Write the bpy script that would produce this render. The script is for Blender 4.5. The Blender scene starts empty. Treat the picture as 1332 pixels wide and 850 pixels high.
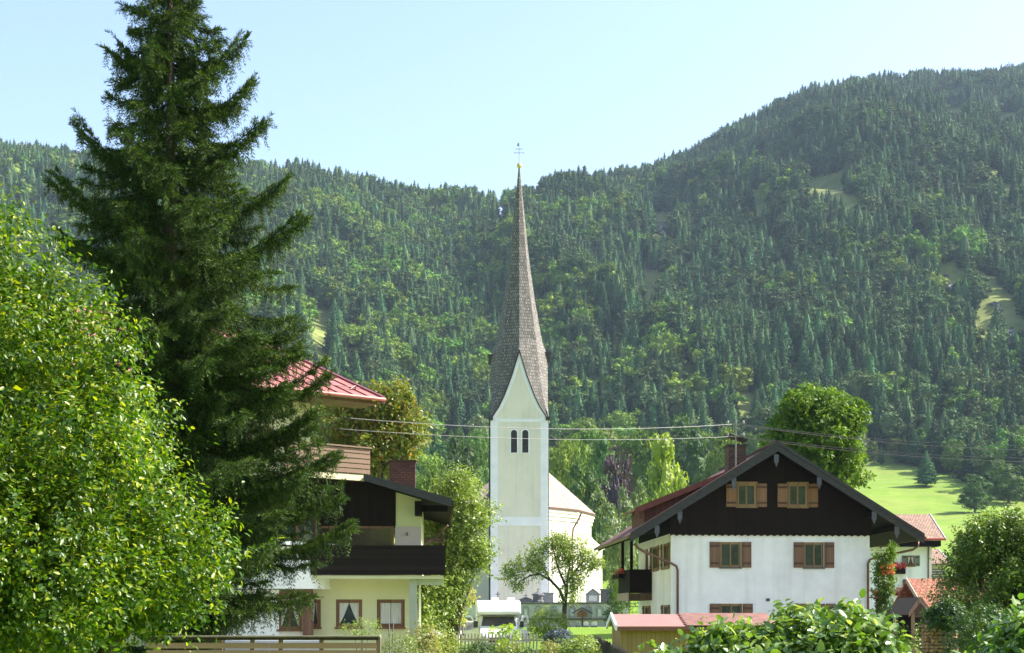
import bpy, math, random
import numpy as np
from mathutils import Vector, Matrix

# ------------------------------------------------------------------ camera, sky, sun, exposure
F = 1850.0            # focal length in photo pixels (photo 1332 x 850)
CX, YH, ZC = 666.0, 800.0, 2.2
scene = bpy.context.scene
cam_d = bpy.data.cameras.new("camera")
cam = bpy.data.objects.new("camera", cam_d)
scene.collection.objects.link(cam)
cam.location = (0, 0, ZC)
cam.rotation_euler = (math.radians(90), 0, 0)
cam_d.sensor_width = 36.0
cam_d.lens = 36.0 * F / 1332.0
cam_d.shift_y = (YH - 425.0) / 1332.0
cam_d.clip_start = 0.1
cam_d.clip_end = 20000
scene.camera = cam

SUN_EL, SUN_AZ = math.radians(43), math.radians(79)   # azimuth clockwise from +Y
world = bpy.data.worlds.new("World")
scene.world = world
world.use_nodes = True
wn = world.node_tree
bg = wn.nodes["Background"]
sky = wn.nodes.new("ShaderNodeTexSky")
sky.sky_type = 'NISHITA'
sky.sun_disc = False
sky.sun_elevation = SUN_EL
sky.sun_rotation = SUN_AZ
sky.air_density = 1.0
sky.dust_density = 1.9
sky.ozone_density = 1.0
wn.links.new(sky.outputs[0], bg.inputs[0])
bg.inputs[1].default_value = 0.122
sun_d = bpy.data.lights.new("sun", 'SUN')
sun_d.energy = 5.0
sun_d.angle = math.radians(0.5)
sun_d.color = (1.0, 0.95, 0.86)
sun = bpy.data.objects.new("sun", sun_d)
scene.collection.objects.link(sun)
SD = Vector((math.sin(SUN_AZ) * math.cos(SUN_EL), math.cos(SUN_AZ) * math.cos(SUN_EL), math.sin(SUN_EL)))
sun.rotation_euler = SD.to_track_quat('Z', 'Y').to_euler()
sun.location = SD * 60
scene.view_settings.view_transform = 'Standard'
scene.view_settings.look = 'None'
scene.view_settings.gamma = 1
scene.view_settings.use_curve_mapping = False
scene.view_settings.exposure = 1.5
scene.cycles.max_bounces = 8
scene.cycles.transparent_max_bounces = 8
scene.cycles.volume_bounces = 0
scene.cycles.volume_step_rate = 10
scene.cycles.use_denoising = True
scene.cycles.denoising_prefilter = 'NONE'

rng = np.random.default_rng(7)
random.seed(7)
COL = scene.collection

# ------------------------------------------------------------------ helpers
def W(px, py, Y):
    return Vector(((px - CX) / F * Y, Y, ZC + (YH - py) / F * Y))

def link(o, parent=None):
    COL.objects.link(o)
    if parent is not None:
        o.parent = parent
    return o

def tag(o, label, cat, group=None, kind=None):
    if label: o["label"] = label
    if cat: o["category"] = cat
    if group: o["group"] = group
    if kind: o["kind"] = kind
    return o

def empty(name, loc, rotz=0.0, label=None, cat=None, group=None):
    o = bpy.data.objects.new(name, None)
    o.empty_display_size = 0.3
    o.location = loc
    o.rotation_euler = (0, 0, rotz)
    link(o)
    return tag(o, label, cat, group)

def mesh_np(name, V, Fc, mats, parent=None, smooth=False, loc=None):
    """V (n,3); Fc (m,k) all faces with k corners"""
    me = bpy.data.meshes.new(name)
    V = np.asarray(V, dtype=np.float32); Fc = np.asarray(Fc, dtype=np.int32)
    n, (m, k) = len(V), Fc.shape
    me.vertices.add(n); me.vertices.foreach_set("co", V.ravel())
    me.loops.add(m * k); me.loops.foreach_set("vertex_index", Fc.ravel())
    me.polygons.add(m)
    me.polygons.foreach_set("loop_start", np.arange(0, m * k, k, dtype=np.int32))
    me.polygons.foreach_set("loop_total", np.full(m, k, dtype=np.int32))
    me.update(calc_edges=True)
    if smooth:
        me.polygons.foreach_set("use_smooth", np.ones(m, dtype=bool))
    for mt in (mats if isinstance(mats, (list, tuple)) else [mats]):
        me.materials.append(mt)
    o = bpy.data.objects.new(name, me)
    if loc is not None: o.location = loc
    return link(o, parent)

class MB:
    def __init__(s):
        s.v = []; s.f = []; s.m = []
    def add(s, vs, fs, mi=0):
        b = len(s.v)
        s.v += [tuple(v) for v in vs]
        s.f += [tuple(i + b for i in f) for f in fs]
        s.m += [mi] * len(fs)
        return s
    def box(s, x0, x1, y0, y1, z0, z1, mi=0):
        v = [(x0,y0,z0),(x1,y0,z0),(x1,y1,z0),(x0,y1,z0),(x0,y0,z1),(x1,y0,z1),(x1,y1,z1),(x0,y1,z1)]
        return s.add(v, [(0,3,2,1),(4,5,6,7),(0,1,5,4),(1,2,6,5),(2,3,7,6),(3,0,4,7)], mi)
    def prism(s, poly, d, mi=0):
        """poly: list of 3d points (planar), extruded by vector d"""
        n = len(poly); P = [Vector(p) for p in poly]; d = Vector(d)
        v = P + [p + d for p in P]
        fs = [tuple(range(n))[::-1], tuple(range(n, 2 * n))]
        fs += [(i, (i + 1) % n, n + (i + 1) % n, n + i) for i in range(n)]
        return s.add(v, fs, mi)
    def xz(s, poly, y0, y1, mi=0):
        return s.prism([(x, y0, z) for x, z in poly], (0, y1 - y0, 0), mi)
    def tube(s, pts, r, seg=8, mi=0, cap=True):
        pts = [Vector(p) for p in pts]
        rs = r if isinstance(r, (list, tuple)) else [r] * len(pts)
        b = len(s.v); prev = None; n = len(pts)
        for i, p in enumerate(pts):
            t = (pts[min(i + 1, n - 1)] - pts[max(i - 1, 0)])
            t = t.normalized() if t.length > 1e-9 else Vector((0, 0, 1))
            if prev is None:
                u = t.orthogonal().normalized()
            else:
                u = (prev - t * prev.dot(t))
                u = u.normalized() if u.length > 1e-6 else t.orthogonal().normalized()
            prev = u; w = t.cross(u)
            for k in range(seg):
                a = 2 * math.pi * k / seg
                s.v.append(tuple(p + (u * math.cos(a) + w * math.sin(a)) * rs[i]))
        for i in range(n - 1):
            for k in range(seg):
                a, c = b + i * seg + k, b + i * seg + (k + 1) % seg
                s.f.append((a, c, c + seg, a + seg)); s.m.append(mi)
        if cap:
            s.f.append(tuple(b + k for k in range(seg))[::-1]); s.m.append(mi)
            s.f.append(tuple(b + (n - 1) * seg + k for k in range(seg))); s.m.append(mi)
        return s
    def lathe(s, c, prof, seg=12, mi=0):
        """prof: list of (r,z); around vertical axis at c"""
        b = len(s.v)
        for r, z in prof:
            for k in range(seg):
                a = 2 * math.pi * k / seg
                s.v.append((c[0] + r * math.cos(a), c[1] + r * math.sin(a), c[2] + z))
        for i in range(len(prof) - 1):
            for k in range(seg):
                a, d = b + i * seg + k, b + i * seg + (k + 1) % seg
                s.f.append((a, d, d + seg, a + seg)); s.m.append(mi)
        s.f.append(tuple(b + k for k in range(seg))[::-1]); s.m.append(mi)
        s.f.append(tuple(b + (len(prof) - 1) * seg + k for k in range(seg))); s.m.append(mi)
        return s
    def ball(s, c, r, seg=10, mi=0):
        n = 6
        return s.lathe(c, [(r * max(0.02, math.sin(math.pi * i / n)), -r * math.cos(math.pi * i / n)) for i in range(n + 1)], seg, mi)
    def build(s, name, mats, parent=None, smooth=False, bevel=0.0, loc=None, rotz=None, recalc=True):
        me = bpy.data.meshes.new(name)
        me.from_pydata(s.v, [], s.f)
        for mt in (mats if isinstance(mats, (list, tuple)) else [mats]):
            me.materials.append(mt)
        me.polygons.foreach_set("material_index", s.m)
        me.update()
        if recalc:
            import bmesh
            bm = bmesh.new(); bm.from_mesh(me)
            bmesh.ops.recalc_face_normals(bm, faces=bm.faces)
            bm.to_mesh(me); bm.free()
        if smooth:
            me.polygons.foreach_set("use_smooth", [True] * len(me.polygons))
        o = bpy.data.objects.new(name, me)
        if loc is not None: o.location = loc
        if rotz is not None: o.rotation_euler = (0, 0, rotz)
        link(o, parent)
        if bevel:
            m = o.modifiers.new("bevel", 'BEVEL'); m.width = bevel; m.segments = 2; m.limit_method = 'ANGLE'
        return o

# ------------------------------------------------------------------ materials
class NT:
    def __init__(s, name):
        s.mat = bpy.data.materials.new(name); s.mat.use_nodes = True
        s.t = s.mat.node_tree; s.b = s.t.nodes["Principled BSDF"]; s.out = s.t.nodes["Material Output"]
    def n(s, typ, **kw):
        x = s.t.nodes.new(typ)
        for k, v in kw.items(): setattr(x, k, v)
        return x
    def l(s, a, b): s.t.links.new(a, b)
    def coords(s, kind="Object", scale=(1, 1, 1)):
        tc = s.n("ShaderNodeTexCoord"); mp = s.n("ShaderNodeMapping"); mp.inputs["Scale"].default_value = scale
        s.l(tc.outputs[kind], mp.inputs[0]); return mp.outputs[0]
    def noise(s, vec, scale, detail=4, rough=0.6):
        x = s.n("ShaderNodeTexNoise"); x.inputs["Scale"].default_value = scale
        x.inputs["Detail"].default_value = detail; x.inputs["Roughness"].default_value = rough
        s.l(vec, x.inputs["Vector"]); return x.outputs["Fac"]
    def ramp(s, fac, stops):
        x = s.n("ShaderNodeValToRGB"); e = x.color_ramp.elements
        while len(e) < len(stops): e.new(0.5)
        for i, (p, c) in enumerate(stops):
            e[i].position = p; e[i].color = (*c, 1)
        s.l(fac, x.inputs[0]); return x.outputs[0]
    def mix(s, fac, a, b, mode='MIX'):
        x = s.n("ShaderNodeMix", data_type='RGBA', blend_type=mode)
        for i, v in ((0, fac), (6, a), (7, b)):
            if hasattr(v, "is_output"): s.l(v, x.inputs[i])
            elif i == 0: x.inputs[0].default_value = v
            else: x.inputs[i].default_value = (*v, 1)
        return x.outputs[2]
    def bump(s, h, strength=0.3, dist=0.02):
        x = s.n("ShaderNodeBump"); x.inputs["Strength"].default_value = strength; x.inputs["Distance"].default_value = dist
        s.l(h, x.inputs["Height"]); s.l(x.outputs[0], s.b.inputs["Normal"])
    def set(s, col=None, rough=0.7, metal=0.0, spec=None):
        if col is not None:
            if hasattr(col, "is_output"): s.l(col, s.b.inputs["Base Color"])
            else: s.b.inputs["Base Color"].default_value = (*col, 1)
        s.b.inputs["Roughness"].default_value = rough; s.b.inputs["Metallic"].default_value = metal
        if spec is not None: s.b.inputs["Specular IOR Level"].default_value = spec
        return s.mat

def shade(c, k): return tuple(min(1, x * k) for x in c)

def m_noise(name, c, k0=0.8, k1=1.15, scale=3, rough=0.8, bump=0.0, bscale=30, metal=0.0, aniso=(1, 1, 1), spec=None):
    n = NT(name); v = n.coords("Object", aniso)
    col = n.ramp(n.noise(v, scale), [(0.3, shade(c, k0)), (0.7, shade(c, k1))])
    if bump: n.bump(n.noise(v, bscale), bump)
    return n.set(col, rough, metal, spec)

def m_wood(name, c, board=0.16, axis='x', rough=0.75, k0=0.55, k1=1.25, gap=0.25, streak=0.5):
    """boards running along one axis; axis = direction ACROSS the boards ('x' or 'z')"""
    n = NT(name)
    tc = n.n("ShaderNodeTexCoord"); sp = n.n("ShaderNodeSeparateXYZ"); n.l(tc.outputs["Object"], sp.inputs[0])
    if axis == 'x':
        ad = n.n("ShaderNodeMath", operation='ADD'); n.l(sp.outputs[0], ad.inputs[0]); n.l(sp.outputs[1], ad.inputs[1]); src = ad.outputs[0]
    else: src = sp.outputs[2]
    dv = n.n("ShaderNodeMath", operation='DIVIDE'); n.l(src, dv.inputs[0]); dv.inputs[1].default_value = board
    fl = n.n("ShaderNodeMath", operation='FLOOR'); n.l(dv.outputs[0], fl.inputs[0])
    fr = n.n("ShaderNodeMath", operation='FRACT'); n.l(dv.outputs[0], fr.inputs[0])
    wn_ = n.n("ShaderNodeTexWhiteNoise", noise_dimensions='1D'); n.l(fl.outputs[0], wn_.inputs["W"])
    g = n.coords("Object", (22, 22, 1.2) if axis == 'x' else (1.2, 1.2, 22))
    gr = n.noise(g, 1.5, 6, 0.65)
    a = n.mix(wn_.outputs[0], shade(c, k0), shade(c, k1))
    b = n.mix(gr, shade(c, 0.45), shade(c, 1.5))
    col = n.mix(streak, a, b)
    gp = n.n("ShaderNodeMath", operation='LESS_THAN'); n.l(fr.outputs[0], gp.inputs[0]); gp.inputs[1].default_value = 0.07
    m2 = n.n("ShaderNodeMath", operation='MULTIPLY'); n.l(gp.outputs[0], m2.inputs[0]); m2.inputs[1].default_value = 1 - gap
    col = n.mix(m2.outputs[0], col, shade(c, 0.12))
    n.bump(gr, 0.25, 0.01)
    return n.set(col, rough)

def m_tiles(name, c, w=0.22, h=0.33, rough=0.8, k=(0.65, 1.3), dirt=(0.1, 0.09, 0.07), dirtamt=0.4, uv=True, mortar=0.03):
    n = NT(name)
    v = n.coords("UV" if uv else "Object")
    br = n.n("ShaderNodeTexBrick"); n.l(v, br.inputs["Vector"])
    br.inputs["Color1"].default_value = (*shade(c, k[0]), 1); br.inputs["Color2"].default_value = (*shade(c, k[1]), 1)
    br.inputs["Mortar"].default_value = (*shade(c, 0.25), 1)
    br.inputs["Scale"].default_value = 1; br.inputs["Mortar Size"].default_value = mortar * h
    br.inputs["Brick Width"].default_value = w; br.inputs["Row Height"].default_value = h
    nz = n.noise(v, 1.3, 5, 0.65)
    f = n.ramp(nz, [(0.45, (0, 0, 0)), (0.75, (dirtamt,) * 3)])
    col = n.mix(f, br.outputs[0], dirt)
    n.bump(br.outputs["Fac"], -0.4, 0.02)
    return n.set(col, rough)

def m_leaf(name, c1, c2, c3=None, transl=0.35, rough=0.45, objvar=0.3, spec=0.5, island=True, tc=None, clump=0.0):
    n = NT(name)
    gi = n.n("ShaderNodeNewGeometry"); oi = n.n("ShaderNodeObjectInfo")
    stops = [(0.0, c1), (0.75, c2)] + ([(1.0, c3)] if c3 else [])
    if island: col = n.ramp(gi.outputs["Random Per Island"], stops)
    else: col = n.ramp(oi.outputs["Random"], stops)
    if clump:      # younger, yellower shoots beside older, duller ones
        nz = n.noise(n.coords("Object"), clump, 3, 0.6)
        col = n.mix(n.ramp(nz, [(0.35, (0,) * 3), (0.65, (1,) * 3)]), n.mix(1.0, col, (0.62, 0.66, 0.75), 'MULTIPLY'), n.mix(1.0, col, (1.25, 1.12, 0.9), 'MULTIPLY'))
    hs = n.n("ShaderNodeHueSaturation")
    mr = n.n("ShaderNodeMapRange"); mr.inputs["To Min"].default_value = 1 - objvar; mr.inputs["To Max"].default_value = 1 + objvar
    n.l(oi.outputs["Random"], mr.inputs[0]); n.l(mr.outputs[0], hs.inputs["Value"])
    mh = n.n("ShaderNodeMapRange"); mh.inputs["To Min"].default_value = 0.5 - objvar * 0.08; mh.inputs["To Max"].default_value = 0.5 + objvar * 0.04
    mo = n.n("ShaderNodeMath", operation='MULTIPLY'); mo.inputs[1].default_value = 7.31
    fo = n.n("ShaderNodeMath", operation='FRACT'); n.l(oi.outputs["Random"], mo.inputs[0]); n.l(mo.outputs[0], fo.inputs[0]); n.l(fo.outputs[0], mh.inputs[0])
    n.l(mh.outputs[0], hs.inputs["Hue"]); n.l(col, hs.inputs["Color"]); col = hs.outputs[0]
    n.set(col, rough, spec=spec)
    tr = n.n("ShaderNodeBsdfTranslucent")
    tcol = n.mix(1.0, col, tc or (1.5, 1.6, 0.5), 'MULTIPLY'); n.l(tcol, tr.inputs[0])
    mx = n.n("ShaderNodeMixShader"); mx.inputs[0].default_value = transl
    n.l(n.b.outputs[0], mx.inputs[1]); n.l(tr.outputs[0], mx.inputs[2]); n.l(mx.outputs[0], n.out.inputs[0])
    return n.mat
# ------------------------------------------------------------------ terrain
def vnoise(x, y, seed=0):
    xi = np.floor(x).astype(np.int64); yi = np.floor(y).astype(np.int64)
    xf = x - xi; yf = y - yi
    u = xf * xf * (3 - 2 * xf); v = yf * yf * (3 - 2 * yf)
    def h(a, b):
        n = (a * 374761393 + b * 668265263 + seed * 1442695041) & 0x7fffffff
        n = ((n ^ (n >> 13)) * 1274126177) & 0x7fffffff
        return ((n ^ (n >> 16)) & 0xffff) / 65535.0
    return ((h(xi, yi) * (1 - u) + h(xi + 1, yi) * u) * (1 - v) + (h(xi, yi + 1) * (1 - u) + h(xi + 1, yi + 1) * u) * v) * 2 - 1

def fbm(x, y, seed=0, o=4):
    s = 0; a = 1.0; t = 0
    for i in range(o):
        s = s + a * vnoise(x * 2 ** i, y * 2 ** i, seed + i * 17); t += a; a *= 0.5
    return s / t

SKX = np.array([-600, -200, 0, 60, 100, 200, 330, 380, 450, 520, 560, 600, 640, 680, 705, 716, 760, 830, 870, 900, 940, 1000, 1050, 1120, 1200, 1280, 1332, 1500, 2000], float)
SKY = np.array([238, 216, 222, 226, 234, 236, 238, 243, 256, 268, 279, 284, 284, 276, 266, 263, 258, 246, 229, 219, 191, 162, 136, 120, 112, 112, 109, 118, 168], float)
RDX = np.array([-600, 400, 620, 700, 850, 1000, 1332, 2000], float)
RDY = np.array([1500, 1450, 1480, 1600, 1700, 1900, 2000, 2050], float)
VY = np.array([-700, -350, -60, 60, 85, 110, 160, 250, 300, 400, 555, 616, 700], float)
VZ = np.array([190, 80, 0, 0, 0.25, 1.2, 1.5, 4, 8, 20, 42, 58, 75], float)

def height(X, Y):
    X = np.asarray(X, float); Y = np.asarray(Y, float)
    px = 666 + F * X / np.maximum(Y, 60)
    yr = np.interp(px, RDX, RDY); zr = ZC + (YH - np.interp(px, SKX, SKY)) / F * yr
    zv = np.interp(Y, VY, VZ)
    t = np.clip((Y - 700) / (yr - 700), 0, 1)
    zm = 75 + (zr - 75) * t * (1.12 - 0.12 * t)
    z = np.where(Y < 700, zv, zm)
    z = np.where(Y > yr, zr - (Y - yr) * 0.45, z)
    w = np.clip(np.sin(np.pi * np.clip((Y - 620) / (yr - 620), 0, 1)), 0, 1) ** 0.8
    sp = 44 * (1 - 2 * np.abs(fbm(X / 170 + 3.1 + Y / 900, Y / 520, 5, 3))) + 22 * fbm(X / 95 + Y / 400, Y / 260, 9, 3)
    z = z + w * (sp - 16)
    m = np.clip((Y - 180) / 150, 0, 1) * np.clip((760 - Y) / 120, 0, 1)
    z = z + m * 2.0 * fbm(X / 60, Y / 60, 21, 3)
    g = np.clip((Y - 25) / 30, 0, 1) * np.clip((250 - Y) / 100, 0, 1)
    return z + g * 0.06 * fbm(X / 6, Y / 6, 31, 2)

def hz(x, y): return float(height(np.array([x]), np.array([y]))[0])
def on_ground(px, Y): 
    x = (px - CX) / F * Y
    return Vector((x, Y, hz(x, Y)))

us = np.linspace(-1.3, 1.3, 521)
ys = np.concatenate([np.linspace(-700, -60, 40)[:-1], np.linspace(-60, 60, 25), np.linspace(60, 300, 80)[1:], np.linspace(300, 2300, 260)[1:], np.linspace(2300, 9000, 30)[1:]])
UU, YY = np.meshgrid(us, ys)
XX = UU * np.maximum(np.where(YY < 0, 60 - YY * 1.2, YY), 60)
ZZ = height(XX, YY); ZZ = np.maximum(ZZ, -20)
nu, ny = len(us), len(ys)
idx = np.arange(nu * ny).reshape(ny, nu)
FQ = np.stack([idx[:-1, :-1], idx[:-1, 1:], idx[1:, 1:], idx[1:, :-1]], -1).reshape(-1, 4)

n = NT("grass_ground")
v = n.coords("Object")
big = n.noise(v, 0.012, 5, 0.65); mid = n.noise(v, 0.11, 7, 0.75); fine = n.noise(v, 6, 3, 0.7)
ga = n.ramp(big, [(0.35, (0.14, 0.26, 0.016)), (0.6, (0.20, 0.30, 0.03))])
gb = n.mix(n.ramp(mid, [(0.35, (0,) * 3), (0.7, (0.75,) * 3)]), ga, (0.09, 0.16, 0.022))
gc = n.mix(n.ramp(fine, [(0.3, (0.35,) * 3), (0.7, (0,) * 3)]), gb, (0.07, 0.13, 0.015))
pos = n.n("ShaderNodeSeparateXYZ"); n.l(v, pos.inputs[0])
mr = n.n("ShaderNodeMapRange"); mr.inputs["From Min"].default_value = 55; mr.inputs["From Max"].default_value = 110; n.l(pos.outputs[2], mr.inputs[0])
hi = n.ramp(n.noise(v, 0.03, 6, 0.7), [(0.35, (0.13, 0.16, 0.04)), (0.55, (0.20, 0.23, 0.06)), (0.72, (0.24, 0.22, 0.12))])
dry = n.ramp(n.noise(n.coords("Object", (1, 2.2, 1)), 0.035, 7, 0.72), [(0.42, (0,) * 3), (0.62, (0.5,) * 3)])
md = n.n("ShaderNodeMapRange"); md.inputs["From Min"].default_value = 6; md.inputs["From Max"].default_value = 30; n.l(pos.outputs[2], md.inputs[0])
mm_ = n.n("ShaderNodeMath", operation='MULTIPLY'); n.l(dry, mm_.inputs[0]); n.l(md.outputs[0], mm_.inputs[1])
gc = n.mix(mm_.outputs[0], gc, (0.24, 0.26, 0.06))
col = n.mix(mr.outputs[0], gc, hi)
n.bump(n.noise(v, 12, 4, 0.8), 0.6, 0.06)
GRASS = n.set(col, 0.9, spec=0.15)
terrain = mesh_np("ground", np.stack([XX, YY, ZZ], -1).reshape(-1, 3), FQ, GRASS, smooth=True)
tag(terrain, "grassy valley floor rising through a bright meadow to the wooded mountain", None, kind="structure")

# ------------------------------------------------------------------ far tree shapes (shared meshes)
def tmpl_scatter(TV, TF, pos, ax, ay, az, sc):
    """template verts (k,3) -> N copies; ax,ay,az (N,3) local axes; sc (N,) or (N,3)"""
    N = len(pos); k = len(TV)
    sc = np.asarray(sc, float)
    if sc.ndim == 1: sc = np.repeat(sc[:, None], 3, 1)
    V = pos[:, None, :] + (TV[None, :, 0:1] * ax[:, None, :] * sc[:, None, 0:1] + TV[None, :, 1:2] * ay[:, None, :] * sc[:, None, 1:2]
                           + TV[None, :, 2:3] * az[:, None, :] * sc[:, None, 2:3])
    Fc = (TF[None] + (np.arange(N) * k)[:, None, None]).reshape(-1, TF.shape[1])
    return V.reshape(-1, 3), Fc

def norm(a): return a / np.maximum(np.linalg.norm(a, axis=-1, keepdims=True), 1e-9)
def frames(xdir, zhint):
    x = norm(xdir); z = zhint - x * np.sum(x * zhint, -1, keepdims=True); z = norm(z + 1e-6)
    return x, np.cross(z, x), z

# folded rhombus leaf along +x, length 1
LEAF4 = (np.array([[0, 0, 0], [0.45, 0.27, 0.07], [1, 0, -0.05], [0.45, -0.27, 0.07]]), np.array([[0, 2, 1], [0, 3, 2]]))
LEAF7 = (np.array([[0, 0, 0], [0.28, 0.25, 0.06], [0.68, 0.2, 0.04], [1, 0, -0.1], [0.68, -0.2, 0.04], [0.28, -0.25, 0.06], [0.5, 0, -0.03]]),
         np.array([[0, 6, 1], [1, 6, 2], [2, 6, 3], [3, 6, 4], [4, 6, 5], [5, 6, 0]]))

def conifer_mesh(name, seed, mats, layers=13, blades=9, wid=0.17, dense=1, droop=0.05, thin=False):
    r = np.random.default_rng(seed)
    V = []; T = []
    for k in range(layers):
        q = k / (layers - 1)
        z = 0.10 + 0.87 * q ** 0.92
        R = wid * (1 - q) ** 0.8 * (0.9 + 0.25 * r.random()) + 0.008
        if q < 0.12: R *= 0.85
        nb = max(4, int(blades * (1 - 0.45 * q)))
        ph = r.random() * 6.28
        for b in range(nb):
            a = ph + 6.283 * (b + 0.5 * r.random()) / nb
            rr = R * (0.7 + 0.5 * r.random()); zz = z + 0.02 * (r.random() - 0.5)
            w = rr * 0.42 + 0.004; c, s = math.cos(a), math.sin(a); dr = droop * (0.5 + r.random()) * (1 - 0.5 * q)
            i = len(V)
            V += [(0, 0, zz + 0.035), (c * rr * 0.6 - s * w, s * rr * 0.6 + c * w, zz - dr * 1.1), (c * rr, s * rr, zz - dr * 0.8 + 0.01),
                  (c * rr * 0.6 + s * w, s * rr * 0.6 - c * w, zz - dr * 1.1), (c * rr * 0.55, s * rr * 0.55, zz + 0.012)]
            T += [(i, i + 4, i + 1), (i + 1, i + 4, i + 2), (i, i + 3, i + 4), (i + 3, i + 2, i + 4)]
    i = len(V)
    V += [(0.012, 0, 0.9), (-0.006, 0.01, 0.9), (-0.006, -0.01, 0.9), (0, 0, 1.02)]
    T += [(i, i + 1, i + 3), (i + 1, i + 2, i + 3), (i + 2, i, i + 3)]
    nt = len(T)
    i = len(V)
    for z, rr in ((-0.03, 0.014), (0.9, 0.002)):
        for a in range(4):
            V.append((rr * math.cos(a * 1.57), rr * math.sin(a * 1.57), z))
    for a in range(4):
        T += [(i + a, i + (a + 1) % 4, i + 4 + (a + 1) % 4), (i + a, i + 4 + (a + 1) % 4, i + 4 + a)]
    me = bpy.data.meshes.new(name); me.from_pydata(V, [], T)
    for m in mats: me.materials.append(m)
    mi = np.zeros(len(T), dtype=np.int32); mi[nt:] = 1
    me.polygons.foreach_set("material_index", mi); me.update()
    return me

def lobes_sample(lobes, N, r, inner=0.35):
    """random points near the surface of a union of ellipsoids; returns pos, outward normal"""
    L = np.array(lobes, float)
    area = (L[:, 3] * L[:, 4] + L[:, 4] * L[:, 5] + L[:, 3] * L[:, 5])
    P = []; Nn = []; got = 0
    while got < N:
        k = r.choice(len(L), size=N, p=area / area.sum())
        d = norm(r.normal(size=(N, 3)))
        sh = 1 - inner * r.random(N) ** 2.0
        c = L[k, :3]; R = L[k, 3:6]
        lump = 1 + 0.16 * fbm(d[:, 0] * 2.6 + k * 3.7, d[:, 2] * 2.6 + d[:, 1] * 1.9 + k, 3, 2)
        p = c + d * R * (sh * lump)[:, None]
        ins = np.zeros(N, bool)
        for j in range(len(L)):
            q = (((p - L[j, :3]) / L[j, 3:6]) ** 2).sum(1)
            ins |= (q < (1 - inner * 1.15) ** 2) & (k != j)
        p = p[~ins]; dn = norm((d / R)[~ins])
        P.append(p); Nn.append(dn); got += len(p)
    return np.concatenate(P)[:N], np.concatenate(Nn)[:N]

def clumpify(lobes, n, r, s0, s1, flat=0.8):
    """small leaf clumps sitting on the surface of the lobes, as (x,y,z,rx,ry,rz)"""
    P, N = lobes_sample(lobes, n, r, 0.12)
    out = []
    for p in P:
        s = s0 + (s1 - s0) * r.random(); out.append((p[0], p[1], p[2], s, s, s * flat))
    return out

def broad_mesh(name, seed, mats, leaves=500, size=0.075, trunk=True, wid=0.34, tall=0.40, nl=9, cone=0.0):
    """unit-height broadleaf tree"""
    r = np.random.default_rng(seed)
    lobes = [(0, 0, 0.56, wid * 0.8, wid * 0.8, tall * 0.92)]
    for i in range(nl):
        a = 6.283 * i / nl + r.random(); z = 0.3 + 0.55 * r.random(); rad = wid * (0.55 - cone * (z - 0.4)) * (0.8 + 0.4 * r.random())
        s = (0.13 + 0.09 * r.random()) * (1 - 0.5 * cone * z)
        lobes.append((rad * math.cos(a), rad * math.sin(a), z, s, s, s * (0.9 + 0.3 * r.random())))
    lobes = lobes[:1] + clumpify(lobes, nl * 3, r, 0.09, 0.14)
    P, Nn = lobes_sample(lobes, leaves, r, 0.3)
    ax, ay, az = frames(norm(r.normal(size=P.shape)), norm(Nn + 0.14 * r.normal(size=P.shape) + np.array([0, 0, 0.1])))
    V, T = tmpl_scatter(LEAF4[0] - np.array([0.5, 0, 0]), LEAF4[1], P, ax, ay, az, size * (0.6 + 0.8 * r.random(len(P))))
    V = V.tolist(); T = T.tolist()
    for (lx, ly, lz, a_, b_, c_) in lobes[:nl * 2]:
        i = len(V); ns, nr_ = 7, 5
        for j in range(nr_):
            th = math.pi * (j + .35) / (nr_ - .3)
            for b in range(ns):
                ph = 6.283 * (b + .5 * (j % 2)) / ns; k_ = (.66 if a_ > .16 else .55) + .2 * r.random()
                V.append((lx + a_ * k_ * math.sin(th) * math.cos(ph), ly + b_ * k_ * math.sin(th) * math.sin(ph), lz + c_ * k_ * math.cos(th)))
        for j in range(nr_ - 1):
            for b in range(ns):
                p, p2 = i + j * ns + b, i + j * ns + (b + 1) % ns; T += [(p, p + ns, p2 + ns), (p, p2 + ns, p2)]
    nt = len(T); i = len(V)
    for z, rr in ((-0.03, 0.03), (0.6, 0.008)):
        for a in range(5):
            V.append((rr * math.cos(a * 1.2566), rr * math.sin(a * 1.2566), z))
    for a in range(5):
        T += [(i + a, i + (a + 1) % 5, i + 5 + (a + 1) % 5), (i + a, i + 5 + (a + 1) % 5, i + 5 + a)]
    me = bpy.data.meshes.new(name); me.from_pydata(V, [], T)
    for m in mats: me.materials.append(m)
    mi = np.zeros(len(T), dtype=np.int32); mi[nt:] = 1
    me.polygons.foreach_set("material_index", mi); me.update()
    return me

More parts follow.
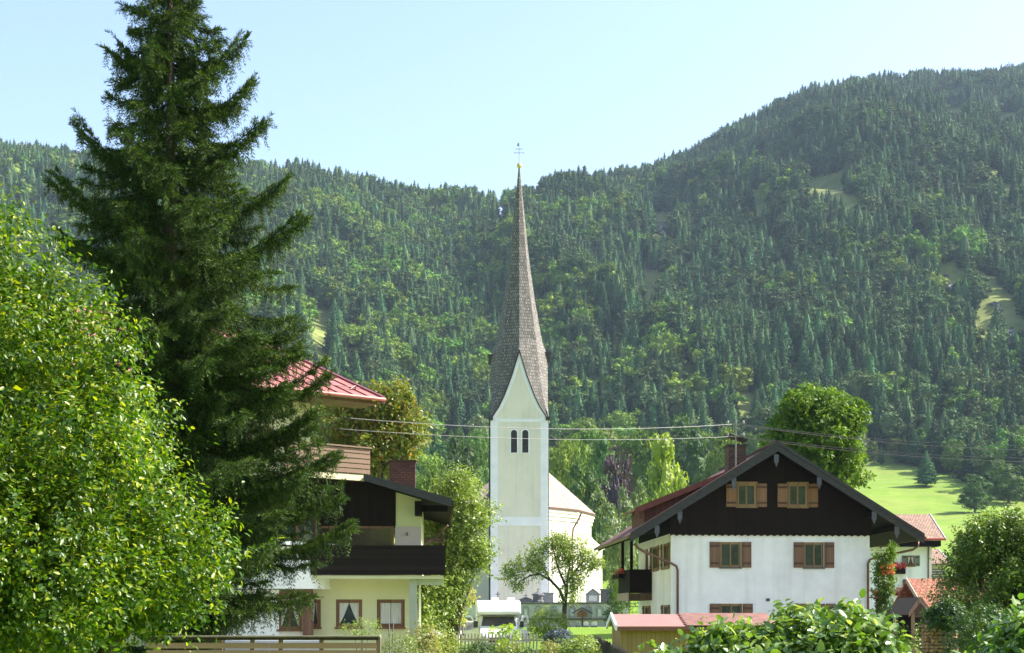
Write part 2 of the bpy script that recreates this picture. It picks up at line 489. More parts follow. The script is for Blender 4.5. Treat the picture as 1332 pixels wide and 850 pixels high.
def cone_mesh(name, seed, mats, n=750, wid=0.19, size=0.05, power=0.85, base=0.08, droop=0.45):
    """conifer of many small drooping sprays on an uneven cone, unit height"""
    r = np.random.default_rng(seed)
    q = 1 - np.sqrt(r.random(n)) * 1.0
    q = np.clip(q + .02 * r.normal(size=n), 0, 1); z = base + (1 - base) * q
    a = r.random(n) * 6.283
    lump = 1 + .22 * fbm(a * 1.3 + seed, z * 7, seed, 2) + .16 * np.sin(z * 62 + a * 2)
    R = wid * (1 - q) ** power * lump * np.where(q < .08, .8, 1) * (1 - .35 * r.random(n) ** 2) + .004
    P = np.stack([np.cos(a) * R, np.sin(a) * R, z], -1)
    O = np.stack([np.cos(a), np.sin(a), np.zeros(n)], -1)
    ax, ay, az = frames(O * .5 + np.array([0, 0, -droop]) + .45 * r.normal(size=P.shape), O * 1.0 + np.array([0, 0, .22]) + .10 * r.normal(size=P.shape))
    V, T = tmpl_scatter(LEAF4[0] - np.array([0.6, 0, 0]), LEAF4[1], P, ax, ay, az, size * (.6 + .7 * r.random(n)) * (1.15 - .55 * q))
    V = V.tolist(); T = T.tolist()
    ns = 11; i = len(V); zs_ = [base + .02, .22, .36, .5, .64, .78, .92]
    for j, z_ in enumerate(zs_):
        q_ = (z_ - base) / (1 - base)
        for b in range(ns):
            rr = wid * (1 - q_) ** power * (.52 + .26 * r.random()) * (.55 if j == 0 else 1)
            a_ = 6.283 * (b + .5 * (j % 2)) / ns; V.append((rr * math.cos(a_), rr * math.sin(a_), z_ + .02 * r.random()))
    for j in range(len(zs_) - 1):
        for b in range(ns):
            p, p2 = i + j * ns + b, i + j * ns + (b + 1) % ns; T += [(p, p2, p2 + ns), (p, p2 + ns, p + ns)]
    nt = len(T); i = len(V)
    for zz, rr in ((-0.03, 0.014), (1.0, 0.002)):
        for b in range(5): V.append((rr * math.cos(b * 1.2566), rr * math.sin(b * 1.2566), zz))
    for b in range(5): T += [(i + b, i + (b + 1) % 5, i + 5 + (b + 1) % 5), (i + b, i + 5 + (b + 1) % 5, i + 5 + b)]
    me = bpy.data.meshes.new(name); me.from_pydata(V, [], T)
    for m in mats: me.materials.append(m)
    mi = np.zeros(len(T), dtype=np.int32); mi[nt:] = 1
    me.polygons.foreach_set("material_index", mi); me.update()
    return me

BARK = m_noise("bark", (0.11, 0.085, 0.06), 0.5, 1.3, 8, 0.9, 0.6, 25, aniso=(1, 1, 0.25))
L_CON = m_leaf("conifer_needles", (0.030, 0.074, 0.030), (0.056, 0.115, 0.042), transl=0.04, rough=0.65, objvar=0.5, spec=0.06)
L_BRD = m_leaf("broadleaf_green", (0.085, 0.165, 0.024), (0.135, 0.225, 0.034), transl=0.1, rough=0.6, objvar=0.5, spec=0.06)
L_PIN = m_leaf("pine_needles", (0.048, 0.090, 0.032), (0.080, 0.125, 0.042), transl=0.05, rough=0.65, objvar=0.45, spec=0.06)

far_meshes = [cone_mesh("conifer_shape", 11 + i, [L_CON, BARK], 800, (.15, .18, .205, .235)[i], .062, (.9, .8, .85, .7)[i]) for i in range(4)]
far_meshes += [broad_mesh("broadleaf_shape", 31 + i, [L_BRD, BARK], 900, 0.062) for i in range(3)]
far_meshes += [broad_mesh("pine_shape", 41 + i, [L_PIN, BARK], 800, 0.06, wid=0.25, tall=0.42, nl=8) for i in range(2)]

# candidate positions on the mountain
sp_ = 7.4
gy = np.arange(560, 2060, sp_)
cand = []
for y in gy:
    xw = y * 0.40 + 25
    xs = np.arange(-xw, xw, sp_)
    cand.append(np.stack([xs, np.full_like(xs, y)], -1))
cand = np.concatenate(cand); cand += (rng.random(cand.shape) - 0.5) * sp_ * 0.95
cx_, cy_ = cand[:, 0], cand[:, 1]
cz_ = height(cx_, cy_)
cpx = CX + F * cx_ / cy_; cpy = YH - (cz_ - ZC) * F / cy_
yr_ = np.interp(cpx, RDX, RDY)
keep = cy_ < yr_ + 45
LINE = np.interp(cpx, [-100, 480, 540, 600, 700, 760, 820, 900, 1000, 1110, 1160, 1200, 1240, 1300, 1332, 1400], [640, 620, 600, 590, 590, 585, 592, 590, 592, 590, 594, 604, 616, 632, 646, 655])
keep &= cpy < LINE + 4 * fbm(cx_ / 30, cy_ / 30, 77, 2)
# density noise: small natural gaps
keep &= (fbm(cx_ / 28, cy_ / 40, 61, 3) > -0.5)
H = 19 + 10 * rng.random(len(cx_)) ** 1.2 + 4 * fbm(cx_ / 120, cy_ / 120, 51, 2)
# clearings given on the slope: (px, py, half width, half height)
CLEAR = [(415, 432, 17, 26), (455, 443, 13, 12), (520, 475, 6, 14), (850, 368, 17, 13), (968, 545, 13, 30), (699, 268, 7, 3), (652, 280, 8, 3), (1068, 238, 30, 5), (1090, 250, 12, 5), (905, 300, 8, 6), (1010, 330, 8, 8), (1150, 400, 8, 10), (1030, 470, 8, 10), (800, 440, 8, 10), (775, 330, 8, 7), (1180, 470, 10, 9),
         (898, 478, 7, 18), (862, 292, 15, 14), (1235, 358, 12, 12), (1300, 395, 26, 9), (1322, 425, 22, 12), (1275, 425, 12, 12), (1195, 322, 9, 6), (1108, 262, 14, 4), (930, 545, 10, 6),
         (1292, 368, 14, 5), (740, 470, 6, 10), (560, 585, 30, 9), (1115, 545, 10, 5), (840, 383, 7, 8), (1245, 145, 18, 3), (1310, 150, 16, 3), (985, 262, 12, 4)]
hp = H * F / cy_
for (a, b, w, h) in CLEAR:
    # a tree hides the clearing when its base is below it and its body overlaps
    wob = 1 + 0.35 * fbm(cpx / 9, cpy / 9, 90, 2)
    inx = np.abs(cpx - a) < w * wob
    keep &= ~(inx & (cpy > b - h) & (cpy < b + h + hp * 0.8))
sel = np.where(keep)[0]
lf = fbm(cx_ / 75, cy_ / 110, 71, 4)
lf2 = fbm(cx_ / 22, cy_ / 22, 73, 2)
bias = np.interp(cpx, [300, 430, 620, 760, 900, 1100, 1332], [0.02, 0.12, 0.05, -0.06, -0.22, -0.28, -0.2]) + np.interp(cpy, [200, 300, 420, 520, 620], [-0.12, 0.02, 0.0, 0.03, 0.2])
isb = (0.4 * lf + 0.55 * lf2 + bias + .30 * rng.normal(size=len(cx_))) > 0.33
isp = (~isb) & ((fbm(cx_ / 60, cy_ / 60, 81, 3) + np.interp(cpx, [0, 700, 1100], [-0.1, 0.1, 0.3])) > 0.05) & (rng.random(len(cx_)) < 0.38)
kind = np.where(isb, 4 + rng.integers(0, 3, len(cx_)), np.where(isp, 7 + rng.integers(0, 2, len(cx_)), rng.integers(0, 4, len(cx_))))
H = H * np.where(cy_ > yr_ - 110, 1.08 * np.interp(cpx, [520, 580, 610, 650, 695, 725], [1.0, 1.25, 1.2, .55, .6, 1.0]), 1.0)
H = np.where(isb, H * 0.8, np.where(isp, H * 0.82, H))
ROT = rng.random(len(cx_)) * 6.283
WX = np.where(isb, 1.0, 1.0) * (0.85 + 0.4 * rng.random(len(cx_)))

# the trees that show largest stand as objects of their own, the far-off wood is one mass
def near_pick(sel, n):
    vis = [(i) for i in sel if (475 < cpx[i] < 635 or 718 < cpx[i] < 1345)]
    depth = {}
    out = []
    vis.sort(key=lambda i: cy_[i])
    for i in vis:
        c = int(cpx[i] / 9)
        if depth.get(c, 0) >= 3: continue      # trees behind three others hardly show
        depth[c] = depth.get(c, 0) + 1
        out.append(i)
        if len(out) >= n: break
    return out
pick_near = near_pick(sel, 190)
sky_sel = [i for i in sel if abs(cy_[i] - yr_[i]) < 16 and (0 < cpx[i] < 70 or 335 < cpx[i] < 640 or 655 < cpx[i] < 1330)]
random.Random(3).shuffle(sky_sel)
pick_sky = [i for i in sky_sel if kind[i] < 4][:42]
def split_tree(me):
    """crown mesh and trunk mesh of a far tree shape"""
    out = []
    for want in (0, 1):
        V = [tuple(v.co) for v in me.vertices]
        Fs = [tuple(p.vertices) for p in me.polygons if p.material_index == want]
        used = sorted({i for f in Fs for i in f}); mp = {u: j for j, u in enumerate(used)}
        m2 = bpy.data.meshes.new("crown" if want == 0 else "trunk")
        m2.from_pydata([V[u] for u in used], [], [tuple(mp[i] for i in f) for f in Fs]); m2.materials.append(me.materials[want]); out.append(m2)
    return out
far_split = [split_tree(m) for m in far_meshes]
def put_tree(name, sp, loc, rot, scl, label, cat="tree", group=None):
    e_ = empty(name, loc, rot, label, cat, group); e_.scale = scl
    link(bpy.data.objects.new("crown", sp[0]), e_); link(bpy.data.objects.new("trunk", sp[1]), e_)
    return e_
def put_far(i, name, label, cat, group):
    put_tree(name, far_split[kind[i]], (cx_[i], cy_[i], cz_[i] - 0.4), ROT[i], (H[i] * WX[i], H[i] * WX[i], H[i]), label, cat, group)
for i in pick_near:
    if kind[i] < 4: put_far(i, "spruce_tree", "dark green spruce among those lining the foot of the wooded mountain", "tree", "spruces along the foot of the mountain wood")
    elif kind[i] < 7: put_far(i, "broadleaf_tree", "round leafy green tree among those lining the foot of the wooded mountain", "tree", "leafy trees along the foot of the mountain wood")
    else: put_far(i, "pine_tree", "open crowned pine among those lining the foot of the wooded mountain", "tree", "pines along the foot of the mountain wood")
for i in pick_sky:
    put_far(i, "ridge_spruce", "small pointed spruce standing against the sky on the mountain ridge line", "tree", "pointed spruces along the skyline of the ridge")
used = set(pick_near) | set(pick_sky)
rest = np.array([i for i in sel if i not in used])

def instancer(name, pts, kinds, rot, scl, meshes, label):
    me = bpy.data.meshes.new(name)
    me.vertices.add(len(pts)); me.vertices.foreach_set("co", np.asarray(pts, np.float32).ravel())
    for nm, typ, dat in (("kind_index", 'INT', kinds), ("turn", 'FLOAT', rot)):
        a = me.attributes.new(nm, typ, 'POINT'); a.data.foreach_set("value", np.asarray(dat))
    a = me.attributes.new("size", 'FLOAT_VECTOR', 'POINT'); a.data.foreach_set("vector", np.asarray(scl, np.float32).ravel())
    me.update()
    o = link(bpy.data.objects.new(name, me))
    ng = bpy.data.node_groups.new("scatter", 'GeometryNodeTree')
    ng.interface.new_socket("Geometry", in_out='INPUT', socket_type='NodeSocketGeometry')
    ng.interface.new_socket("Geometry", in_out='OUTPUT', socket_type='NodeSocketGeometry')
    N = ng.nodes.new; gi = N("NodeGroupInput"); go = N("NodeGroupOutput")
    ip = N("GeometryNodeInstanceOnPoints"); jn = N("GeometryNodeGeometryToInstance")
    for m in reversed(meshes):
        so = bpy.data.objects.new("shape", m)          # source only, never linked to the scene
        oi = N("GeometryNodeObjectInfo"); oi.inputs["Object"].default_value = so
        oi.inputs["As Instance"].default_value = False
        ng.links.new(oi.outputs["Geometry"], jn.inputs[0])
    def attr(nm, typ):
        x = N("GeometryNodeInputNamedAttribute"); x.data_type = typ; x.inputs["Name"].default_value = nm
        return [s for s in x.outputs if s.enabled and s.name == "Attribute"][0]
    cb = N("ShaderNodeCombineXYZ"); ng.links.new(attr("turn", 'FLOAT'), cb.inputs[2])
    ng.links.new(gi.outputs[0], ip.inputs["Points"]); ng.links.new(jn.outputs[0], ip.inputs["Instance"])
    ip.inputs["Pick Instance"].default_value = True
    ng.links.new(attr("kind_index", 'INT'), ip.inputs["Instance Index"])
    ng.links.new(cb.outputs[0], ip.inputs["Rotation"])
    ng.links.new(attr("size", 'FLOAT_VECTOR'), ip.inputs["Scale"])
    ng.links.new(ip.outputs[0], go.inputs[0])
    md = o.modifiers.new("scatter", 'NODES'); md.node_group = ng
    tag(o, label, None, kind="stuff")
    return o
instancer("forest", np.stack([cx_, cy_, cz_ - 0.4], -1)[rest], kind[rest].astype(np.int32), ROT[rest],
          np.stack([H * WX, H * WX, H], -1)[rest], far_meshes, "mixed spruce and leafy forest covering the far mountain slopes")
print("forest trees", len(rest), "near", len(pick_near), "sky", len(pick_sky))

# haze
hm = bpy.data.materials.new("haze_air"); hm.use_nodes = True
hm.node_tree.nodes.clear()
ho = hm.node_tree.nodes.new("ShaderNodeOutputMaterial"); hv = hm.node_tree.nodes.new("ShaderNodeVolumePrincipled")
hv.inputs["Color"].default_value = (0.60, 0.78, 1.0, 1); hv.inputs["Density"].default_value = HAZE = 0.000065
hm.node_tree.links.new(hv.outputs[0], ho.inputs["Volume"])
hb = MB(); hb.box(-12000, 12000, -100, 9200, -30, 900); hz_o = hb.build("haze", hm)
tag(hz_o, "thin blue summer haze over the valley", None, kind="stuff")
# ------------------------------------------------------------------ shared detail helpers
def face_uv(o):
    me = o.data
    uv = me.uv_layers.new(name="UVMap")
    for p in me.polygons:
        nr = p.normal
        h = Vector((0, 0, 1)).cross(nr)
        h = h.normalized() if h.length > 1e-4 else Vector((1, 0, 0))
        s = nr.cross(h)
        for li in p.loop_indices:
            c = me.vertices[me.loops[li].vertex_index].co
            uv.data[li].uv = (c.dot(h), c.dot(s))
    return o

M_PLASTER = m_noise("white_plaster", (0.84, 0.84, 0.84), 0.9, 1.04, 1.1, 0.9, 0.25, 18)
M_CREAM = m_noise("cream_plaster", (0.72, 0.665, 0.57), 0.90, 1.05, 0.35, 0.9, 0.2, 14)
def weathered(m, foot=2.0, amt=.35):
    t = m.node_tree; b = t.nodes["Principled BSDF"]; src = b.inputs["Base Color"].links[0].from_socket
    tc = t.nodes.new("ShaderNodeTexCoord"); mp = t.nodes.new("ShaderNodeMapping"); mp.inputs["Scale"].default_value = (2.2, 2.2, .12); t.links.new(tc.outputs["Object"], mp.inputs[0])
    nz = t.nodes.new("ShaderNodeTexNoise"); nz.inputs["Scale"].default_value = 1.0; nz.inputs["Detail"].default_value = 6; t.links.new(mp.outputs[0], nz.inputs["Vector"])
    rp = t.nodes.new("ShaderNodeValToRGB"); rp.color_ramp.elements[0].position = .5; rp.color_ramp.elements[0].color = (0, 0, 0, 1); rp.color_ramp.elements[1].position = .75; rp.color_ramp.elements[1].color = (amt, amt, amt, 1); t.links.new(nz.outputs["Fac"], rp.inputs[0])
    sp_ = t.nodes.new("ShaderNodeSeparateXYZ"); t.links.new(tc.outputs["Object"], sp_.inputs[0])
    mr_ = t.nodes.new("ShaderNodeMapRange"); mr_.inputs["From Min"].default_value = foot; mr_.inputs["From Max"].default_value = 0; mr_.inputs["To Max"].default_value = amt * 1.3; t.links.new(sp_.outputs[2], mr_.inputs[0])
    ad = t.nodes.new("ShaderNodeMath"); ad.operation = 'ADD'; ad.use_clamp = True; t.links.new(rp.outputs[0], ad.inputs[0]); t.links.new(mr_.outputs[0], ad.inputs[1])
    mx = t.nodes.new("ShaderNodeMix"); mx.data_type = 'RGBA'; mx.inputs[7].default_value = (.36, .34, .29, 1); t.links.new(ad.outputs[0], mx.inputs[0]); t.links.new(src, mx.inputs[6]); t.links.new(mx.outputs[2], b.inputs["Base Color"])
    return m
weathered(M_PLASTER, .9, .22); weathered(M_CREAM, 3, .28)
M_WHITEBAND = m_noise("white_band", (0.80, 0.78, 0.83), 0.9, 1.03, 0.8, 0.9, 0.1, 14)
M_NAVE = m_noise("nave_plaster", (0.74, 0.70, 0.60), 0.9, 1.04, 0.8, 0.9, 0.1, 14)
M_SHINGLE = m_tiles("spire_shingle", (0.185, 0.165, 0.150), 0.22, 0.36, 0.8, (0.55, 1.45), (0.10, 0.085, 0.07), 0.6, mortar=0.10)
M_NROOF = m_tiles("church_roof_shingle", (0.29, 0.235, 0.205), 0.25, 0.3, 0.85, (0.7, 1.25), (0.22, 0.19, 0.17), 0.7, mortar=0.08)
M_DARKMETAL = m_noise("dark_metal", (0.05, 0.045, 0.04), 0.8, 1.2, 4, 0.5, metal=0.5)
M_COPPER = m_noise("brown_copper", (0.16, 0.085, 0.06), 0.7, 1.2, 5, 0.45, metal=0.6)
M_GOLD = m_noise("gilding", (0.75, 0.55, 0.2), 0.9, 1.1, 4, 0.3, metal=0.9)
M_IRON = m_noise("wrought_iron", (0.22, 0.21, 0.2), 0.8, 1.2, 4, 0.6, metal=0.3)
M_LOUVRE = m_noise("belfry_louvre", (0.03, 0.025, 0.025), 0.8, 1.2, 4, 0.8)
M_STONE = m_noise("grey_stone", (0.30, 0.30, 0.31), 0.7, 1.2, 5, 0.9, 0.3, 30)
M_STONE_D = m_noise("dark_stone", (0.12, 0.12, 0.125), 0.7, 1.2, 5, 0.85, 0.3, 30)
M_STONE_L = m_noise("pale_stone", (0.62, 0.61, 0.60), 0.8, 1.1, 2, 0.85, 0.2, 30)
M_YARD = m_noise("churchyard_render", (0.52, 0.51, 0.50), 0.75, 1.1, 1.2, 0.95, 0.3, 20)

class Scr:
    """turns photo measurements at a fixed depth into local metres of a thing standing at base"""
    def __init__(s, px0, Y, zb, rot=0.0):
        s.Y = Y; s.k = Y / F; s.base = Vector(((px0 - CX) * s.k, Y, zb)); s.px0 = px0; s.zb = zb
    def x(s, px): return (px - s.px0) * s.k
    def z(s, py): return ZC + (YH - py) * s.k - s.zb
    def p(s, px, py, y=0.0): return Vector((s.x(px), y, s.z(py)))

# ------------------------------------------------------------------ church
S = Scr(675.5, 158, 1.5)
ch = empty("church", S.base, 0, "white and cream village church with a tall slender brown shingled spire", "church")
hw = 37.2 * S.k; a = 36.4 * S.k; cyT = hw          # tower plan: centre at y = hw (front face at y = 0)
def arch_poly(cx, w, z0, z1, n=8):
    r = w / 2
    return [(cx - r, z0), (cx + r, z0)] + [(cx + r * math.cos(t), z1 - r + r * math.sin(t)) for t in [math.pi * i / n for i in range(n + 1)]]
ztop = S.z(543)
GV = [(0, 456), (10, 489), (20, 515.5), (27, 530), (35.6, 543)]      # gable verge half widths (px)
# tower shaft with gables on all four sides
mb = MB()
gab = [(-hw, -0.2), (hw, -0.2), (hw, ztop)] + [(g * S.k, S.z(y)) for g, y in GV[::-1]] + [(-g * S.k, S.z(y)) for g, y in GV[1:]] + [(-hw, ztop)]
mb.xz(gab, 0.0, 0.35); mb.xz(gab, 2 * hw - 0.35, 2 * hw)
gs = [(yy + cyT, z) for yy, z in gab]
mb.prism([(-hw + 0.003, y, z) for y, z in gs], (0.35, 0, 0)); mb.prism([(hw - 0.003, y, z) for y, z in gs], (-0.35, 0, 0))
mb.build("tower_wall", M_CREAM, ch)
# white border bands, 2.5 cm proud
mb = MB()
bw = 9.5 * S.k; zb2 = S.z(549)
pr = -0.03
zg0, zg1 = S.z(684), S.z(672.5)
mb.box(-hw, -hw + bw, pr, 0.0, -0.2, ztop); mb.box(hw - bw, hw, pr, 0.0, -0.2, ztop)
mb.box(-hw + bw, hw - bw, pr - 0.004, -0.001, S.z(549), S.z(545)); mb.box(-hw + bw, hw - bw, pr - 0.004, -0.001, zg0, zg1)
for sx in (-1, 1):
    mb.box(sx * hw - (0 if sx < 0 else -0.0), sx * (hw + 0.03), 0, bw, -0.2, ztop)
    for i in range(len(GV) - 1):
        (g0, y0), (g1, y1) = GV[i], GV[i + 1]
        x0, x1 = sx * g0 * S.k, sx * g1 * S.k
        t = 0.45
        mb.prism([(x0, pr, S.z(y0)), (x1, pr, S.z(y1)), (x1 - sx * (t if i < 3 else t), pr, S.z(y1) + (0 if i < 3 else 0.0)), (x0 - sx * (t if i else 0), pr, S.z(y0) - (0 if i else 1.4))], (0, 0.028, 0))
mb.build("corner_band", M_WHITEBAND, ch)
# spire: four flared corners rising into an octagon
mb = MB()
e = 0.10                                             # overhang over the gables
CR = {543: 38.4, 530: 34.5, 515.5: 31.5, 489: 27.2, 456: 24.0}
low = []
for g, y in GV[::-1]:
    ring = []
    for q in range(4):
        ang = q * math.pi / 2
        def R(x, yv): return (x * math.cos(ang) - yv * math.sin(ang), x * math.sin(ang) + yv * math.cos(ang) + cyT)
        gk, A, c = g * S.k, a + e, CR[y] * S.k
        for (x, yv) in ((gk, -A), (c, -c), (A, -gk)):
            ring.append((*R(x, yv), S.z(y)))
    low.append(ring)
b = 0
for ring in low: mb.v += ring
for i in range(len(low) - 1):
    for q in range(4):
        for t in range(2):
            p = i * 12 + q * 3 + t
            mb.f.append((p, p + 1, p + 13, p + 12)); mb.m.append(0)
UP = [(456, 33.8, 24.0), (440, 31.0, 22.2), (420, 27.3, 19.6), (380, 20.5, 14.6), (344, 15.2, 10.9), (310, 11.2, 8.0), (282, 8.4, 6.0), (245, 4.6, 3.3), (222, 2.4, 1.7), (207, 1.0, 0.7)]
b0 = len(mb.v)
for j, (y, ra, rd) in enumerate(UP):
    for q in range(4):
        ang = q * math.pi / 2
        for (x, yv) in ((0, -(ra * S.k if j else a + e)), (rd * S.k, -rd * S.k)):
            mb.v.append((x * math.cos(ang) - yv * math.sin(ang), x * math.sin(ang) + yv * math.cos(ang) + cyT, S.z(y)))
for j in range(len(UP) - 1):
    for k in range(8):
        p, q_ = b0 + j * 8 + k, b0 + j * 8 + (k + 1) % 8
        mb.f.append((p, q_, q_ + 8, p + 8)); mb.m.append(0)
sp = face_uv(mb.build("spire", M_SHINGLE, ch))
# thin dark verge boards on the front gable and small ridge dormers
mb = MB()
for sx in (-1, 1):
    mb.tube([(sx * g * S.k, -0.08, S.z(y) + 0.05) for g, y in GV], 0.10, 5)
    mb.box(sx * hw - 0.25, sx * hw + 0.25, -0.2, 0.3, ztop - 0.35, ztop + 0.02)
mb.build("verge_trim", M_DARKMETAL, ch)
for (sx, py) in ((-1, 458), (1, 455)):
    mb = MB(); x = sx * (a + 0.1)
    mb.box(x - 0.28, x + 0.28, cyT - 0.3, cyT + 0.3, S.z(py) - 0.9, S.z(py) + 0.1); mb.box(x - 0.38, x + 0.38, cyT - 0.4, cyT + 0.4, S.z(py) + 0.1, S.z(py) + 0.25)
    mb.build("gable_finial", M_SHINGLE, ch)
for cx in (668.6, 683.3):
    w = 8.0 * S.k
    f = MB()
    o0 = arch_poly(S.x(cx), w + 0.24, S.z(590), S.z(558)); i0 = arch_poly(S.x(cx), w, S.z(589.2), S.z(559.4))
    nn = len(o0)
    f.v += [(x, -0.045, z) for x, z in o0] + [(x, -0.045, z) for x, z in i0] + [(x, 0.0, z) for x, z in o0] + [(x, 0.12, z) for x, z in i0]
    for i in range(nn):
        j = (i + 1) % nn
        f.f += [(i, j, nn + j, nn + i), (i, j, 2 * nn + j, 2 * nn + i), (nn + i, nn + j, 3 * nn + j, 3 * nn + i)]; f.m += [0, 0, 0]
    wd = f.build("belfry_window", M_WHITEBAND, ch)
    l = MB(); l.xz(i0, -0.012, -0.002)
    for q in range(9):
        z = S.z(589) + 0.12 + q * 0.27
        l.prism([(S.x(cx) - w / 2 + 0.02, -0.012, z), (S.x(cx) + w / 2 - 0.02, -0.012, z), (S.x(cx) + w / 2 - 0.02, -0.04, z - 0.1), (S.x(cx) - w / 2 + 0.02, -0.04, z - 0.1)], (0, 0, 0.02))
    l.build("louvre", M_LOUVRE, wd)
mb = MB(); mb.ball((0, cyT, S.z(204)), 0.29, 14); mb.build("gilded_ball", M_GOLD, ch, smooth=True)
mb = MB()
zc0, zc1 = S.z(200), S.z(174)
mb.tube([(0, cyT, zc0), (0, cyT, zc1)], 0.03, 6)
mb.tube([(-0.52, cyT, S.z(187)), (0.52, cyT, S.z(187))], 0.028, 6); mb.tube([(-0.36, cyT, S.z(182)), (0.36, cyT, S.z(182))], 0.028, 6)
for sx in (-1, 1): mb.ball((sx * 0.52, cyT, S.z(187)), 0.07, 6); mb.ball((sx * 0.36, cyT, S.z(182)), 0.06, 6)
mb.xz([(-0.3, S.z(177)), (-0.05, S.z(178.5)), (-0.05, S.z(174)), (-0.2, S.z(173)), (-0.12, S.z(175.3))], cyT - 0.02, cyT + 0.02)
mb.build("double_cross", M_IRON, ch)
mb = MB(); mb.tube([(-hw - 0.12, 0.25, 0), (-hw - 0.12, 0.25, S.z(545))], 0.11, 6); mb.tube([(hw + 0.08, 0.6, 0), (hw + 0.08, 0.6, S.z(545))], 0.06, 6)
mb.build("drainpipe", M_DARKMETAL, ch)

# choir and nave behind the tower (world metres, shifted to the church base)
B = S.base
def loc(x, y, z): return (x - B.x, y - B.y, z - B.z)
ez = 14.2
P = [(-2.0, 158.8), (4.1, 160.0), (7.37, 164.4), (9.54, 171.4), (8.6, 181.0), (2.0, 187), (-6.3, 187), (-6.3, 166.0), (-2.0, 166.0)]
plan = P
mb = MB()
mb.prism([loc(x, y, 1.3) for x, y in plan], (0, 0, ez - 1.3))
nv = mb.build("nave_wall", M_NAVE, ch)
ap = (1.6, 172.5, 22.0); ap2 = (1.2, 180.0, 22.0)
mb = MB()
cen = Vector((2.0, 173))
ep = [(Vector((x, y)) - cen) for x, y in plan]
ep = [cen + v * (1 + 0.55 / v.length) for v in ep]
vs = [loc(q.x, q.y, ez - 0.1) for q in ep]; vs2 = [loc(q.x, q.y, ez + 0.12) for q in ep]
nP = len(plan)
for i in range(nP):
    j = (i + 1) % nP
    top = ap if i in (0, 1, 2, 7, 8) else ap2
    mb.add([vs2[i], vs2[j], loc(*top)], [(0, 1, 2)])
mb.add([vs2[3], loc(*ap2), loc(*ap)], [(0, 1, 2)]); mb.add([vs2[7], loc(*ap), loc(*ap2)], [(0, 1, 2)])
face_uv(mb.build("nave_roof", M_NROOF, ch))
mb = MB(); mb.prism(vs, (0, 0, 0.2)); mb.build("gutter", M_COPPER, ch)
# cornice steps under the eaves
mb = MB()
for k, (g, z0, z1) in enumerate(((0.40, 13.75, 14.08), (0.28, 13.35, 13.75), (0.14, 12.9, 13.35))):
    q = [cen + v * (1 + g / v.length) for v in [(Vector((x, y)) - cen) for x, y in plan]]
    mb.prism([loc(v.x, v.y, z0) for v in q], (0, 0, z1 - z0 - 0.003))
mb.build("cornice", M_NAVE, ch)
# pilaster and side chapel with curved volute
def on_line(p0, d, px):
    k = (px - CX) / F
    s = (k * p0[1] - p0[0]) / (d[0] - k * d[1])
    return p0[0] + d[0] * s, p0[1] + d[1] * s
def zat(y, py): return ZC + (YH - py) / F * y
d0 = (0.75, 0.66)
prof = [(756, 790), (783.5, 790), (783.5, 716), (787, 714.5), (787, 711.5), (780, 709), (773, 703), (768, 697), (765, 690), (764.5, 683), (756, 683)]
pts = []
for px, py in prof:
    x, y = on_line((8.4, 166.5), d0, px); pts.append(loc(x, y, zat(y, py)))
mb = MB(); mb.prism(pts, (-0.66 * 5, 0.75 * 5, 0)); mb.build("side_chapel", M_NAVE, ch)
x0, y0 = on_line(P[1], (3.27, 4.4), 741)
mb = MB()
for (pxa, pxb) in ((718, 720.2), (735, 741), (751, 753.5)):
    la = (P[1], (3.27, 4.4)) if pxb < 748 else (P[2], (2.17, 7.0))
    xa, ya = on_line(*la, pxa); xb, yb = on_line(*la, pxb)
    nx, ny = (0.80, -0.60) if pxb < 748 else (0.955, -0.296)
    mb.prism([loc(xa + nx * .12, ya + ny * .12, 1.3), loc(xb + nx * .12, yb + ny * .12, 1.3), loc(xb, yb, 1.3), loc(xa, ya, 1.3)], (0, 0, 11.6))
mb.build("pilaster", M_NAVE, ch)
mb = MB()
pp = []
for px, py, off in ((750, 667, .7), (748, 676, .5), (743, 688, .28), (742, 700, .28), (742, 792, .28)):
    x, y = on_line(P[1], (3.27, 4.4), min(px, 745)); x += (px - min(px, 745)) * .09
    pp.append(loc(x + .8 * off, y - .6 * off, zat(y, py)))
mb.tube(pp, 0.11, 7); mb.build("drainpipe", M_COPPER, ch)
# unseen gravel sheets, added to keep green lawn bounce off the walls
M_GRAVEL = m_noise("gravel", (.30, .285, .26), .7, 1.2, 1.5, .95, .6, 60)
def patch(name, x0, x1, y0, y1, label):
    xs = np.linspace(x0, x1, 30); yy = np.linspace(y0, y1, 40); X, Y = np.meshgrid(xs, yy); Z = height(X, Y) + .07
    id_ = np.arange(X.size).reshape(X.shape); Q = np.stack([id_[:-1, :-1], id_[:-1, 1:], id_[1:, 1:], id_[1:, :-1]], -1).reshape(-1, 4)
    o = mesh_np(name, np.stack([X, Y, Z], -1).reshape(-1, 3), Q, M_GRAVEL, smooth=True); return tag(o, label, None, kind="structure")
patch("added_gravel_church", -11, 14, 116, 158, "unseen gravel sheet added round the church to cut green bounce light")
patch("added_gravel_farm", 5.2, 24, 46, 70.5, "unseen gravel sheet added before the farmhouse to cut green bounce light")
patch("added_gravel_village", 29, 36, 100, 117.5, "unseen gravel sheet added before the village house to cut green bounce light")
patch("added_gravel_chalet", -14, -3.4, 31, 52.5, "unseen gravel sheet added before the chalet to cut green bounce light")

